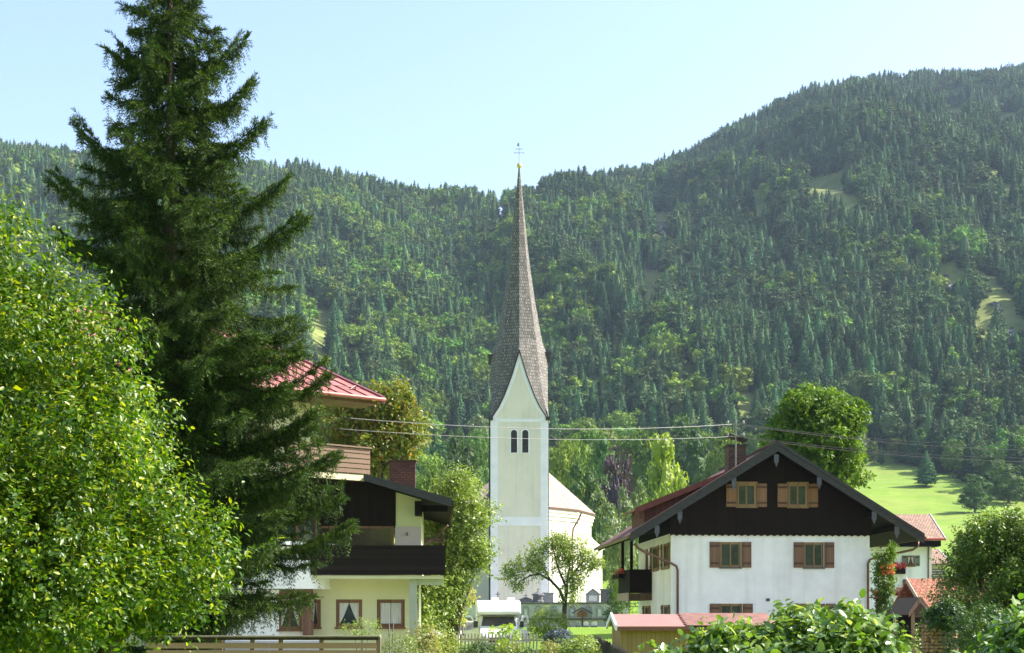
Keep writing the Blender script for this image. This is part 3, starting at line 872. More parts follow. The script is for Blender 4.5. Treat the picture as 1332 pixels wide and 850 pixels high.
# ------------------------------------------------------------------ churchyard wall and monuments
S = Scr(690, 115, hz(1.5, 115))
yw = empty("churchyard_wall", S.base, 0, "long pale rendered churchyard wall with arched niches and dark coping", "wall")
mb = MB(); mb.box(S.x(540), S.x(817), 0, 0.5, -0.6, S.z(786)); mb.build("wall", M_YARD, yw)
mb = MB(); mb.box(S.x(539), S.x(818), -0.12, 0.62, S.z(786), S.z(783.6)); mb.box(S.x(539), S.x(818), -0.2, -0.002, S.z(806.5), S.z(804.5))
mb.build("coping", M_STONE_D, yw, bevel=0.02)
for px, w in ((684, 6.5), (700.5, 7.5), (720, 6.5), (744, 7), (766, 6.5), (780, 7.5), (798, 6.5)):
    w *= .9
    f = MB(); ww = w * S.k; z0, z1 = S.z(803.5), S.z(789.5)
    o0 = arch_poly(S.x(px), ww + .16, z0, z1 + .09); i0 = arch_poly(S.x(px), ww, z0 + .0, z1)
    nn = len(o0)
    f.v += [(x, -0.10, z) for x, z in o0] + [(x, -0.10, z) for x, z in i0] + [(x, 0.0, z) for x, z in o0] + [(x, -0.005, z) for x, z in i0]
    for i in range(1, nn):
        j = (i + 1) % nn
        if i == 1 or j == 0: pass
        f.f += [(i, j, nn + j, nn + i), (i, j, 2 * nn + j, 2 * nn + i), (nn + i, nn + j, 3 * nn + j, 3 * nn + i)]; f.m += [0, 0, 0]
    nz = f.build("niche", M_STONE, yw)
    pnl = MB(); pnl.box(S.x(px) - ww * .33, S.x(px) + ww * .33, -0.06, -0.005, z0 + .12, z1 - .22); pnl.build("memorial_plaque", M_STONE_L if px in (684, 780, 744) else M_STONE, nz)
S2 = Scr(757, 114.4, hz(5.6, 114.4))
sh = empty("wayside_shrine", S2.base, 0, "brown wooden gabled shrine on the churchyard wall right of the apple tree trunk", "shrine")
mb = MB(); mb.xz([(-.42, S2.z(803)), (.42, S2.z(803)), (.42, S2.z(797)), (0, S2.z(792.5)), (-.42, S2.z(797))], -0.25, -0.02)
mb.build("shrine_case", m_wood("shrine_wood", (0.22, 0.11, 0.055), 0.1), sh)
mb = MB()
for sx in (-1, 1): mb.prism([(0, -.38, S2.z(790)), (sx * .85, -.38, S2.z(797.5)), (sx * .85, -.38, S2.z(799)), (0, -.38, S2.z(791.8))], (0, .4, 0))
mb.build("shrine_roof", m_wood("dark_shingle", (0.055, 0.04, 0.035), 0.12), sh)
mb = MB(); mb.box(-.07, .07, -.9, -.8, 0, S2.z(803)); mb.build("shrine_post", m_wood("post_wood", (0.1, 0.06, 0.04), 0.1), sh)

def monument(px, Y, label, build, cat="gravestone", name="gravestone", group=None):
    Sm = Scr(px, Y, hz((px - CX) / F * Y, Y)); e_ = empty(name, Sm.base, 0, label, cat, group); build(Sm, e_); return e_
def mon_house(s, e_):
    m = MB(); m.xz([(s.x(762.5), -.1), (s.x(780), -.1), (s.x(780), s.z(773)), (s.x(771.3), s.z(766.5)), (s.x(762.5), s.z(773))], 0, .5); m.build("stone", M_STONE, e_, bevel=.02)
    m = MB()
    for sx in (-1, 1): m.prism([(0, -.06, s.z(765.6)), (sx * 9.8 * s.k, -.06, s.z(773.3)), (sx * 9.8 * s.k, -.06, s.z(774.3)), (0, -.06, s.z(766.8))], (0, .62, 0))
    m.build("stone_coping", M_STONE_D, e_, loc=(s.x(771.3), 0, 0))
    m = MB(); m.box(s.x(766), s.x(776.5), -.03, 0, s.z(782), s.z(775)); m.build("inscription_plate", M_STONE_L, e_)
monument(771.3, 119, "grey house shaped gravestone with pitched top in front of the bright choir wall", mon_house)
def mon_lantern(s, e_):
    m = MB(); m.lathe((0, .3, 0), [(.50, -.1), (.50, s.z(782)), (.42, s.z(781)), (.42, s.z(775)), (.55, s.z(774.5)), (.5, s.z(773)), (.2, s.z(770.8)), (.06, s.z(769.5)), (.04, s.z(768.5))], 8); m.build("stone_lantern", M_STONE_D, e_)
    m = MB(); m.box(-.025, .025, .28, .32, s.z(768.6), s.z(765)); m.box(-.13, .13, .28, .32, s.z(767.3), s.z(766.7)); m.build("iron_cross", M_IRON, e_)
monument(700, 119, "dark domed grave lantern topped by a small cross beside the motorhome", mon_lantern)
def mon_low(s, e_):
    m = MB(); m.box(-.55, .55, 0, .4, -.1, s.z(779.5)); m.xz([(-.5, s.z(779.5)), (.5, s.z(779.5)), (.2, s.z(777.8)), (.08, s.z(777)), (-.08, s.z(777)), (-.2, s.z(777.8))], .05, .35); m.build("stone", M_STONE_D, e_)
    m = MB(); m.box(-.03, .03, .17, .23, s.z(777), s.z(772.5)); m.box(-.17, .17, .17, .23, s.z(775.2), s.z(774.5)); m.build("iron_cross", M_IRON, e_)
monument(684, 119, "low dark gravestone with thin iron cross just right of the motorhome roof", mon_low)
def mon_block(s, e_):
    m = MB(); m.box(-.45, .45, 0, .4, -.1, s.z(772.5)); m.box(-.52, .52, -.05, .45, s.z(772.5), s.z(771)); m.build("stone", M_STONE, e_, bevel=.02)
monument(713, 120, "square grey gravestone block left of the apple tree stem", mon_block)
def mon_pillar(s, e_):
    m = MB(); m.box(-.42, .42, 0, .5, -.1, s.z(768)); m.box(-.5, .5, -.06, .56, s.z(768), s.z(766.3)); m.build("stone", M_STONE_D, e_, bevel=.02)
monument(788, 121, "tall dark pillar gravestone at the corner of the side chapel", mon_pillar)
def mon_cross(s, e_):
    m = MB(); m.box(-.04, .04, .2, .27, 0, s.z(770)); m.box(-.2, .2, .2, .27, s.z(773.6), s.z(772.8)); m.build("iron_cross", M_IRON, e_)
monument(647.5, 119, "thin black iron grave cross behind the motorhome", mon_cross, "grave cross", "grave_cross")
for i, (px, w, h, mt, lb) in enumerate(((752, 5, 5, M_STONE, "small grey gravestone at the foot of the churchyard wall below the wooden shrine"),
                          (762, 6, 4.5, M_STONE_L, "pale low gravestone at the wall foot second from the shed"),
                          (773, 6.5, 4.5, M_STONE_L, "wide pale gravestone at the wall foot nearest the shed"),
                          (740, 5, 5, M_STONE, "grey gravestone at the wall foot right behind the apple tree stem"))):
    def mk(s, e_, w=w, h=h, mt=mt):
        m = MB(); hh = h * s.k * 1.6; ww = w * s.k / 2
        m.xz([(-ww, -.1), (ww, -.1), (ww, hh * .8), (ww * .5, hh), (-ww * .5, hh), (-ww, hh * .8)], 0, .16); m.build("headstone", mt, e_, bevel=.015)
        m = MB(); m.box(-ww * 1.2, ww * 1.2, -.1, .3, -.05, .12); m.build("plinth", M_STONE_D, e_)
    monument(px, 112.5, lb, mk)
# ------------------------------------------------------------------ windows, walls, roofs shared by the houses
M_GLASS = m_noise("window_glass", (0.035, 0.045, 0.045), 0.5, 1.6, 1.5, 0.12, spec=0.3)
M_CURTAIN = m_noise("net_curtain", (0.62, 0.61, 0.57), 0.7, 1.05, 6, 0.9, aniso=(6, 1, .3))
M_FRAME = m_wood("window_wood", (0.28, 0.165, 0.07), 0.5, rough=0.6)
M_SHUT = m_wood("shutter_wood", (0.17, 0.09, 0.05), 0.12, rough=0.7, gap=0.1, k0=.4, k1=1.5)
M_BATTEN = m_wood("shutter_batten", (0.085, 0.04, 0.022), 2, rough=.75)
M_SHUT_L = m_wood("honey_shutter_wood", (0.23, 0.115, 0.055), 0.12, rough=0.65, gap=0.2, k0=.6)
M_DARKWOOD = m_wood("dark_boarding", (0.014, 0.0085, 0.006), 0.17, rough=0.8, gap=0.3)
M_BARGE = m_noise("grey_weathered_board", (0.035, 0.034, 0.035), 0.6, 1.3, 3, 0.8, 0.2, 40, aniso=(1, 1, 6))
M_BRACK = m_noise("grey_bracket", (0.08, 0.085, 0.10), 0.8, 1.15, 5, 0.8)
M_SOFFIT = m_wood("soffit_board", (0.007, 0.0045, 0.0035), 0.18, rough=0.85)
for _m in (M_DARKWOOD, M_SOFFIT): _m.node_tree.nodes["Principled BSDF"].inputs["Specular IOR Level"].default_value = 0.12
M_TILE_R = m_tiles("red_brown_tiles", (0.24, 0.085, 0.055), 0.2, 0.32, 0.75, (0.6, 1.35), (0.08, 0.05, 0.04), 0.6, mortar=0.07)
M_TILE_B = m_tiles("brown_tiles", (0.33, 0.19, 0.125), 0.24, 0.34, 0.8, (0.7, 1.3), (0.16, 0.13, 0.1), 0.5, mortar=0.09)
M_TILE_O = m_tiles("orange_tiles", (0.34, 0.10, 0.045), 0.24, 0.32, 0.75, (0.7, 1.3), (0.2, 0.07, 0.04), 0.4, mortar=0.08)
M_BRICK = m_tiles("chimney_brick", (0.11, 0.068, 0.052), 0.24, 0.085, 0.9, (0.7, 1.3), (0.07, 0.05, 0.04), 0.5, mortar=0.14)
M_BRICKD = m_tiles("dark_chimney_brick", (0.085, 0.04, 0.03), 0.24, 0.085, 0.9, (0.7, 1.3), (0.04, 0.03, 0.03), 0.5, mortar=0.14)
M_REDLEAF = m_leaf("geranium_petals", (0.55, 0.02, 0.02), (0.75, 0.06, 0.04), (0.7, 0.12, 0.10), transl=0.25, objvar=0.1, tc=(1.3, 0.8, 0.8))
M_GERLEAF = m_leaf("geranium_leaf", (0.04, 0.10, 0.02), (0.08, 0.16, 0.03), transl=0.25, objvar=0.1)

def wall_holes(mb, x0, x1, z0, z1, holes, y=0.0, depth=0.25, mi=0):
    """front face at y (facing -y) with rectangular openings and their reveals"""
    xs = sorted({x0, x1, *[h[0] for h in holes], *[h[1] for h in holes]})
    zs = sorted({z0, z1, *[min(max(h[2], z0), z1) for h in holes], *[min(max(h[3], z0), z1) for h in holes]})
    for i in range(len(xs) - 1):
        for j in range(len(zs) - 1):
            cx, cz = (xs[i] + xs[i + 1]) / 2, (zs[j] + zs[j + 1]) / 2
            if any(h[0] < cx < h[1] and h[2] < cz < h[3] for h in holes): continue
            mb.add([(xs[i], y, zs[j]), (xs[i + 1], y, zs[j]), (xs[i + 1], y, zs[j + 1]), (xs[i], y, zs[j + 1])], [(0, 1, 2, 3)], mi)
    for a_, b_, c_, d_ in holes:
        mb.add([(a_, y, c_), (b_, y, c_), (b_, y, d_), (a_, y, d_), (a_, y + depth, c_), (b_, y + depth, c_), (b_, y + depth, d_), (a_, y + depth, d_)],
               [(0, 4, 5, 1), (1, 5, 6, 2), (2, 6, 7, 3), (3, 7, 4, 0)], mi)

def window(parent, x, z0, z1, w, y=0.0, rot=0.0, shutters=None, inset=0.08, frame_m=None, curtain=None, leaves=2, sill=True, fw=0.07, pos=None, bars=0, name="window", glass=None, lintel=False):
    """casement window centred on x; wall plane at y, seen from -y; rot turns it about its own origin"""
    fm = frame_m or M_FRAME
    o = Vector(pos) if pos is not None else Vector((x, y, 0))
    m = MB(); h0, h1 = z0, z1
    yo = inset - 0.05
    m.box(-w / 2, -w / 2 + fw, yo, yo + .08, h0, h1); m.box(w / 2 - fw, w / 2, yo, yo + .08, h0, h1)
    m.box(-w / 2 + fw, w / 2 - fw, yo, yo + .08, h1 - fw, h1); m.box(-w / 2 + fw, w / 2 - fw, yo, yo + .08, h0, h0 + fw)
    iw = w - 2 * fw
    for i in range(leaves):
        a_ = -w / 2 + fw + iw * i / leaves; b_ = a_ + iw / leaves; s = .045
        m.box(a_ + .003, a_ + s, yo - .012, yo + .05, h0 + fw, h1 - fw); m.box(b_ - s, b_ - .003, yo - .012, yo + .05, h0 + fw, h1 - fw)
        m.box(a_ + s, b_ - s, yo - .012, yo + .05, h1 - fw - s, h1 - fw); m.box(a_ + s, b_ - s, yo - .012, yo + .05, h0 + fw, h0 + fw + s)
        for q in range(bars):
            zz = h0 + fw + (h1 - h0 - 2 * fw) * (q + 1) / (bars + 1)
            m.box(a_ + s, b_ - s, yo - .008, yo + .04, zz - .014, zz + .014)
    wo = m.build(name, fm, parent, loc=o, rotz=rot)
    g = MB(); g.box(-w / 2 + fw + .02, w / 2 - fw - .02, yo + .028, yo + .036, h0 + fw + .02, h1 - fw - .02); g.build("pane", glass or M_GLASS, wo)
    if curtain:
        c = MB(); n_ = 10
        for sx in (-1, 1):
            pts = []
            for i in range(n_ + 1):
                t = i / n_; xx = sx * (w / 2 - fw - .03 - t * (iw / 2 - .04))
                pts.append((xx, yo + .022 + .003 * (i % 2), t))
            for i in range(n_):
                (xa, ya, ta), (xb, yb, tb) = pts[i], pts[i + 1]
                za = h0 + fw + .03 + (0 if curtain == 'full' else (h1 - h0) * .75 * ta ** 1.3); zb_ = h0 + fw + .03 + (0 if curtain == 'full' else (h1 - h0) * .75 * tb ** 1.3)
                c.add([(xa, ya, za), (xb, yb, zb_), (xb, yb, h1 - fw - .03), (xa, ya, h1 - fw - .03)], [(0, 1, 2, 3)])
        c.build("curtain", M_CURTAIN, wo)
    if sill:
        s_ = MB(); s_.box(-w / 2 - .04, w / 2 + .04, -.09, yo, h0 - .07, h0 - .002); s_.build("sill", M_BRACK if sill == 'dark' else fm, wo)
    if lintel:
        s_ = MB(); s_.box(-w / 2 - .05, w / 2 + .05, -.05, yo, h1 + .002, h1 + .09); s_.build("lintel", fm, wo)
    if shutters:
        sm, sw = shutters
        for sx in (-1, 1):
            s_ = MB(); a_, b_ = (w / 2 + .01, w / 2 + .01 + sw) if sx > 0 else (-w / 2 - .01 - sw, -w / 2 - .01)
            s_.box(a_, b_, -.055, -.02, h0 - .02, h1 - .0)
            for zz in (h0 + (h1 - h0) * .16, h0 + (h1 - h0) * .84):
                s_.box(a_ + .02, b_ - .02, -.078, -.056, zz - .05, zz + .05, 1)
            s_.build("shutter", [sm, M_BATTEN], wo, bevel=.006)
    return wo

def slope(name, parent, p0, p1, p2, p3, th, mat, uv=True):
    """roof slab from four corner points (eave a, eave b, ridge b, ridge a), th thick downwards"""
    m = MB(); m.prism([p0, p1, p2, p3], (0, 0, -th))
    o = m.build(name, mat, parent)
    return face_uv(o) if uv else o

def flowers(name, parent, x0, x1, y, z, n_, seed, h=.28, d=.2, mat=None, size=.06, loc=None, rotz=None):
    r = np.random.default_rng(seed)
    P = np.stack([r.uniform(x0, x1, n_), y + r.uniform(-d, d * .4, n_), z + h * (r.random(n_) ** 1.2) - h * .25], -1)
    ax, ay, az = frames(r.normal(size=P.shape), r.normal(size=P.shape) + np.array([0, -.6, .6]))
    V, T = tmpl_scatter(LEAF4[0] * np.array([1, 1.6, 1]), LEAF4[1], P, ax, ay, az, size * (.7 + .8 * r.random(n_)))
    o = mesh_np(name, V, T, mat or M_REDLEAF, parent)
    if rotz is not None: o.rotation_euler = (0, 0, rotz)
    if loc is not None: o.location = loc
    return o

# ------------------------------------------------------------------ the timbered farmhouse on the right
S = Scr(873, 71, 0.1); k = S.k
RZ = math.radians(3.7)
fh = empty("farmhouse", S.base, RZ, "white farmhouse with dark timber gable, wide eaves and wooden shutters beside the church", "house")
WR = S.x(1136); zt = S.z(694)
LEN = 10.6
up = []                                # openings of the front wall
for c, w, y0, y1 in ((951, 28, 738, 705), (1061.5, 27, 738, 705), (952, 30, 822, 785.5), (1062, 30, 822, 785.5)):
    up.append((S.x(c), w * k, S.z(y0), S.z(y1)))
mb = MB()
wall_holes(mb, 0, WR, -0.5, zt, [(x - w / 2, x + w / 2, a_, b_) for x, w, a_, b_ in up], 0, .3)
mb.add([(WR, 0, -.5), (WR, LEN, -.5), (WR, LEN, zt), (WR, 0, zt)], [(0, 1, 2, 3)])
mb.add([(WR, LEN, -.5), (0, LEN, -.5), (0, LEN, zt), (WR, LEN, zt)], [(0, 1, 2, 3)])
# left side wall, y along the wall
def Lw(px):                            # depth along the left wall seen at photo column px
    u = (px - CX) / F; return (u * 71 - S.base.x) / (-math.sin(RZ) - u * math.cos(RZ))
sidew = []
for pa, pb in ((862, 870), (848, 856.5), (839, 843)):
    y0, y1 = sorted((Lw(pb), Lw(pa))); sidew.append((y0, y1, S.z(738), S.z(705)))
for pa, pb in ((862.5, 870), (838, 845)):
    y0, y1 = sorted((Lw(pb), Lw(pa))); sidew.append((y0, y1, S.z(812), S.z(787)))
ms = MB(); wall_holes(ms, -LEN, 0, -0.5, zt + .0, [(-b_, -a_, c_, d_) for a_, b_, c_, d_ in sidew], 0, .25)
for v_ in ms.v: pass
b0 = len(mb.v); mb.v += [(y_, -x_, z_) for x_, y_, z_ in ms.v]; mb.f += [tuple(i + b0 for i in f_) for f_ in ms.f]; mb.m += ms.m
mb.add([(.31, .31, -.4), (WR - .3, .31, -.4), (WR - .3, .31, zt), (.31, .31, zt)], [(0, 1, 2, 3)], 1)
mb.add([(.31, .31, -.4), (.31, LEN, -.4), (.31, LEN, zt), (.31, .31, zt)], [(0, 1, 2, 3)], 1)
mb.build("wall", [M_PLASTER, M_LOUVRE], fh, recalc=False)
for i, (x, w, a_, b_) in enumerate(up):
    window(fh, x, a_, b_, w, shutters=(M_SHUT, 13.2 * k), sill='dark' if i < 2 else True, inset=.1)
for i, (a_, b_, c_, d_) in enumerate(sidew):
    window(fh, 0, c_, d_, b_ - a_, rot=-math.pi / 2, pos=(0, (a_ + b_) / 2, 0), shutters=(M_SHUT, .38) if i != 2 else None, inset=.1, leaves=2)
# wall of the front door side: downpipe and little vent plate
mb = MB(); mb.box(S.x(998), S.x(1003), -.03, 0, S.z(782.5), S.z(778.5)); mb.build("vent_plate", M_BRACK, fh, bevel=.01)
# dark gable boarding with scalloped lower edge
apx = S.x(1006); zr = S.z(580)                   # inside line of the gable
ov = 1.2                                          # roof overhang in front
def roofz(x, off=0.0):                            # top surface height of the main roof at local x
    return S.z(579) - abs(x - apx) * 0.618 - off
mb = MB()
gz0 = S.z(697.5)
n_ = 62; pts = []
xL, xR = -0.06, WR + 0.06
per = (xR - xL) / n_ * 2
for i in range(n_ // 2 * 4 + 1):
    t = i / (n_ // 2 * 4); x = xL + (xR - xL) * t
    pts.append((x, gz0 + .07 * abs(math.sin(math.pi * t * n_ / 2 * 1.0))))
poly = pts + [(xR, roofz(xR, .3)), (apx, roofz(apx, .3)), (xL, roofz(xL, .3))]
mb.xz(poly, -.09, -.03)
mb.box(0.02, WR - .02, -.03, .1, S.z(694), S.z(690))
mb.build("gable_boarding", M_DARKWOOD, fh)
mb = MB(); mb.xz([(0.01, zt), (WR - .01, zt), (WR - .01, roofz(WR, .35)), (apx, roofz(apx, .35)), (0.01, roofz(0, .35))], 0.02, LEN)
mb.build("attic", M_SOFFIT, fh)
for c in (971.3, 1039):
    window(fh, S.x(c), S.z(659), S.z(629), 26 * k, y=-.15, shutters=(M_SHUT_L, 13.6 * k), inset=.04, frame_m=M_FRAME, lintel=True, sill=True, bars=0)
# roof slabs
RL = 13.5; Lx, Rx = S.x(816) + .0, S.x(1200)
Lx = apx - 7.35; Rx = apx + 7.35
for nm, xe in (("roof", Lx), ("roof", Rx)):
    slope(nm, fh, (xe, -ov, roofz(xe)), (xe, -ov + RL, roofz(xe)), (apx, -ov + RL, roofz(apx)), (apx, -ov, roofz(apx)), .10, M_TILE_R)
mb = MB()
for xe in (Lx, Rx):
    mb.prism([(xe * .985 + apx * .015, -ov + .04, roofz(xe, .12)), (xe * .985 + apx * .015, -ov + RL - .04, roofz(xe, .12)), (apx, -ov + RL - .04, roofz(apx, .12)), (apx, -ov + .04, roofz(apx, .12))], (0, 0, -.1))
mb.build("soffit", M_SOFFIT, fh)
for sx, xe in ((-1, Lx), (1, Rx)):
    m = MB()
    m.prism([(apx, -ov - .07, roofz(apx, -.05)), (xe, -ov - .07, roofz(xe, -.05)), (xe, -ov - .07, roofz(xe, .38)), (apx, -ov - .07, roofz(apx, .42))], (0, .10, 0))
    m.prism([(apx, -ov - .11, roofz(apx, -.09)), (xe, -ov - .11, roofz(xe, -.09)), (xe, -ov - .11, roofz(xe, .06)), (apx, -ov - .11, roofz(apx, .08))], (0, .04, 0))
    m.build("barge_board", M_BARGE, fh)
    g = MB(); g.tube([(xe + sx * .06, -ov, roofz(xe, .12)), (xe + sx * .06, -ov + RL, roofz(xe, .12))], .085, 8); g.build("gutter", M_COPPER, fh)
m = MB(); m.tube([(apx, -ov + .1, roofz(apx) + .03), (apx, -ov + RL, roofz(apx) + .03)], .12, 8); m.build("ridge_tile", M_TILE_R, fh)
# purlins: dark beams running back under the roof with pale grey carved end boards
for c in (1010, 954, 883, 853, 1067, 1140, 1170.5):
    x = S.x(c) * .985 + (apx - S.x(1010)) ; x = max(min(x, Rx - .3), Lx + .3)
    zt_ = roofz(x, .36 if c != 1010 else .5)
    m = MB(); m.box(x - .11, x + .11, -ov + .06, LEN * .3, zt_ - .26, zt_ - .02)
    pb = m.build("purlin", M_SOFFIT, fh)
    m = MB(); zz = zt_ - .02; w = .115
    m.xz([(x - w, zz), (x + w, zz), (x + w, zz - .38), (x + w * .45, zz - .44), (x + w * .45, zz - .5), (x, zz - .62), (x - w * .45, zz - .5), (x - w * .45, zz - .44), (x - w, zz - .38)], -ov - .02, -ov + .055)
    m.build("carved_end_board", M_BRACK, pb)
# downpipes
for pts in ([(820, 709, -ov + .2), (824, 714, -ov + .2), (834, 719.5, -.95), (872, 733.5, -.35), (879, 737, -.2), (881, 742, -.12), (881, 852, -.12)], [(1199, 704, -.4), (1199, 710, -.4), (1192, 715, -.4), (1140, 726, -.14), (1135.5, 728, -.12), (1133.3, 733, -.12), (1133.3, 852, -.12)]):
    m = MB(); m.tube([(S.x(px) * (1 + y_ / 71) - .0, y_, S.z(py)) for px, py, y_ in pts], .062, 8); m.build("downpipe", M_COPPER, fh, smooth=True)
# dormer on the left slope
dy0, dy1 = 2.2, 7.0
def dz(x): return S.z(650) - .15 + (x - S.x(843)) * .40
m = MB()
dxl = S.x(848); dxr = apx - 1.4
m.prism([(dxl, dy0 + .25, roofz(dxl) - .1), (dxl, dy0 + .25, dz(dxl) - .12), (dxr, dy0 + .25, dz(dxr) - .12), (dxr, dy0 + .25, roofz(dxr) - .1)], (0, dy1 - dy0 - .5, 0))
dm = m.build("dormer", m_wood("red_brown_boarding", (0.10, 0.03, 0.022), 0.16, rough=.8), fh)
slope("dormer_roof", dm, (dxl - .45, dy0, dz(dxl - .45)), (dxl - .45, dy1, dz(dxl - .45)), (apx - .9, dy1, dz(apx - .9)), (apx - .9, dy0, dz(apx - .9)), .12, M_TILE_R)
m = MB(); m.prism([(dxl - .5, dy0 - .04, dz(dxl - .5) + .04), (apx - .9, dy0 - .04, dz(apx - .9) + .04), (apx - .9, dy0 - .04, dz(apx - .9) - .22), (dxl - .5, dy0 - .04, dz(dxl - .5) - .3)], (0, .06, 0))
m.build("dormer_fascia", m_noise("oxide_red_board", (0.16, 0.045, 0.03), .7, 1.2, 3, .7), dm)
m = MB(); m.box(dxl - .3, dxl - .12, dy0 + .1, dy0 + .3, dz(dxl) - .75, dz(dxl) - .25); m.build("dormer_bracket", m_noise("oxide_red_beam", (0.13, 0.04, 0.03), .7, 1.2, 3, .7), dm)
# chimney with tilted metal cap
cxm = S.x(971.5) * 1.04
m = MB(); w = .46; m.box(cxm - w, cxm + w, 2.6, 3.6, roofz(cxm + w) - .6, S.z(579.5) + .30); 
chm = face_uv(m.build("chimney", M_BRICK, fh))
zc_ = S.z(579.5) + .30
m = MB(); m.box(cxm - w - .06, cxm + w + .06, 2.54, 3.66, zc_, zc_ + .09); m.build("chimney_crown", M_BARGE, chm)
m = MB()
for sx in (-1, 1):
    for yy in (2.7, 3.5): m.box(cxm + sx * .3 - .02, cxm + sx * .3 + .02, yy, yy + .04, zc_ + .09, zc_ + .42)
m.prism([(cxm - .45, 2.5, zc_ + .60), (cxm + .55, 2.5, zc_ + .30), (cxm + .55, 2.5, zc_ + .34), (cxm - .45, 2.5, zc_ + .66)], (0, 1.2, 0))
m.build("chimney_cap", M_DARKMETAL, chm)
# balcony on the left side
by0, by1 = Lw(848), Lw(848) + 4.4
bx = -1.15
bz0, bz1 = S.z(741 + 33) , S.z(741)
def zl(py, yy): return ZC + (YH - py) / F * (71 + yy) - .1
bz0, bz1, bzf = zl(775, by0), zl(741, by0), zl(781, by0)
m = MB(); m.box(bx - .1, 0, by0, by1, bzf, bz0 + .12)
bal = m.build("balcony", m_wood("balcony_beam", (0.10, 0.055, 0.03), .4), fh)
m = MB(); m.box(bx - .14, bx - .101, by0 - .04, by1 + .04, bzf - .02, bz0 + .16); m.build("floor_edge_board", m_wood("pale_edge_board", (0.34, 0.26, 0.18), .4), bal)
m = MB(); m.box(bx - .05, 0, by0 - .03, by0 + .02, bz0 + .13, bz1 - .08); m.box(bx - .06, bx - .01, by0, by1, bz0 + .13, bz1 - .08); m.box(bx - .12, 0.0, by0 - .08, by0 + .07, bz1 - .08, bz1); m.box(bx - .12, bx + .05, by0, by1, bz1 - .079, bz1 + .001)
m.build("railing", M_DARKWOOD, bal)
for yy in (by0 + .05, by0 + 3.4):
    m = MB(); m.box(bx - .02, bx + .13, yy, yy + .15, bz1, roofz(bx, .25)); m.build("post", M_DARKWOOD, bal)
m = MB(); m.box(bx - .42, bx - .14, by0 + 1.6, by1, bz1 - .42, bz1 - .2); fb = m.build("flower_box", M_DARKWOOD, bal)
flowers("geranium_flowers", fb, by0 + 1.6, by1, 0, bz1 - .2, 260, 5, .42, .25, loc=(bx - .28, 0, 0), rotz=math.pi / 2)
flowers("geranium_leaves", fb, by0 + 1.6, by1, 0, bz1 - .3, 260, 6, .36, .25, mat=M_GERLEAF, loc=(bx - .28, 0, 0), rotz=math.pi / 2)
# window box at the right corner
# ------------------------------------------------------------------ roof mast and overhead wires
S = Scr(957, 73.5, 0)
mp = empty("power_mast", Vector((S.base.x, 73.5, 6.0)), 0, "thin roof mast with white insulators behind the chimney of the farmhouse", "pole")
def zz_(py): return ZC + (YH - py) / F * 73.5 - 6.0
m = MB(); m.tube([(0, 0, 0), (0, 0, zz_(545))], .038, 8); m.build("mast", m_noise("galvanised_steel", (0.22, 0.21, 0.20), .8, 1.1, 3, .55, metal=.4), mp)
for py in (552, 568):
    m = MB(); m.box(-.45, .45, -.03, .03, zz_(py) - .03, zz_(py) + .03); cb = m.build("cross_arm", M_IRON, mp)
    for x in (-.4, .4):
        i_ = MB(); i_.lathe((x, 0, zz_(py) + .02), [(.03, 0), (.06, .03), (.05, .08), (.065, .1), (.03, .17)], 8); i_.build("insulator", m_noise("porcelain", (.35, .33, .30), .9, 1.05, 3, .25), cb)
M_WIRE = m_noise("wire_metal", (0.10, 0.10, 0.105), .9, 1.1, 3, .5, metal=.2)
def wire(p0, p1, sag, label, grp=None, r=.013):
    pts = [p0.lerp(p1, i / 24) - Vector((0, 0, sag * 4 * (i / 24) * (1 - i / 24))) for i in range(25)]
    m = MB(); m.tube(pts, r, 5, cap=False); o = m.build("overhead_wire", M_WIRE); return tag(o, label, "wire", grp)
Ym = 73.5
wire(W(300, 528, 58), W(954.5, 552, Ym), .55, "upper overhead wire crossing the church tower just under its gable")
wire(W(300, 545, 58), W(954.5, 568, Ym), .45, "lower overhead wire crossing the belfry windows of the church tower", r=.010)
wire(W(961, 551.5, Ym), W(1420, 580, 70), .35, "topmost of the four wires running right from the roof mast", "wires right of the roof mast")
wire(W(960, 552.5, Ym), W(1420, 587, 73), .35, "second wire from the top running right from the roof mast", "wires right of the roof mast")
wire(W(961, 567, Ym), W(1420, 596, 70), .35, "third wire from the top running right from the roof mast", "wires right of the roof mast")
wire(W(960, 568.5, Ym), W(1420, 602, 73), .35, "lowest wire running right from the roof mast", "wires right of the roof mast")
# ------------------------------------------------------------------ chalet with the red metal roof, left
M_REDMETAL = m_noise("red_sheet_metal", (0.36, 0.12, 0.095), 0.7, 1.2, .9, 0.5, spec=.4)
M_REDDARK = m_noise("dark_red_sheet_metal", (0.16, 0.025, 0.03), 0.8, 1.15, 2, 0.4)
M_YGREEN = m_noise("bounce_tinted_plaster", (0.62, 0.60, 0.36), 0.92, 1.04, .8, 0.9, .15, 16)  # cream plaster with the yellow green bounce light put into its colour
M_PINK = m_noise("pinkish_panel", (0.52, 0.42, 0.40), 0.92, 1.06, 1, 0.85)
M_BROWNFR = m_wood("brown_window_wood", (0.19, 0.085, 0.035), 0.5, rough=.6)
M_RAIL = m_wood("weathered_rail_board", (0.20, 0.125, 0.085), 5, 'z', rough=.8, k0=.9, k1=1.1)
M_BLACKW = m_wood("black_stained_board", (0.020, 0.014, 0.011), 0.2, 'z', rough=.85)
M_BLACKW.node_tree.nodes["Principled BSDF"].inputs["Specular IOR Level"].default_value = 0.15
M_GLASS_R = m_noise("reflection_tinted_glass", (0.06, 0.045, 0.03), 0.4, 1.8, .8, 0.08, spec=.6)  # warm blotchy tint paints the reflected landscape into the glass colour
S = Scr(548, 53, 0.0); k = S.k
ca = empty("chalet", S.base, math.radians(3), "tall chalet with red sheet metal roof, dark timber storey and balconies behind the spruce", "house")
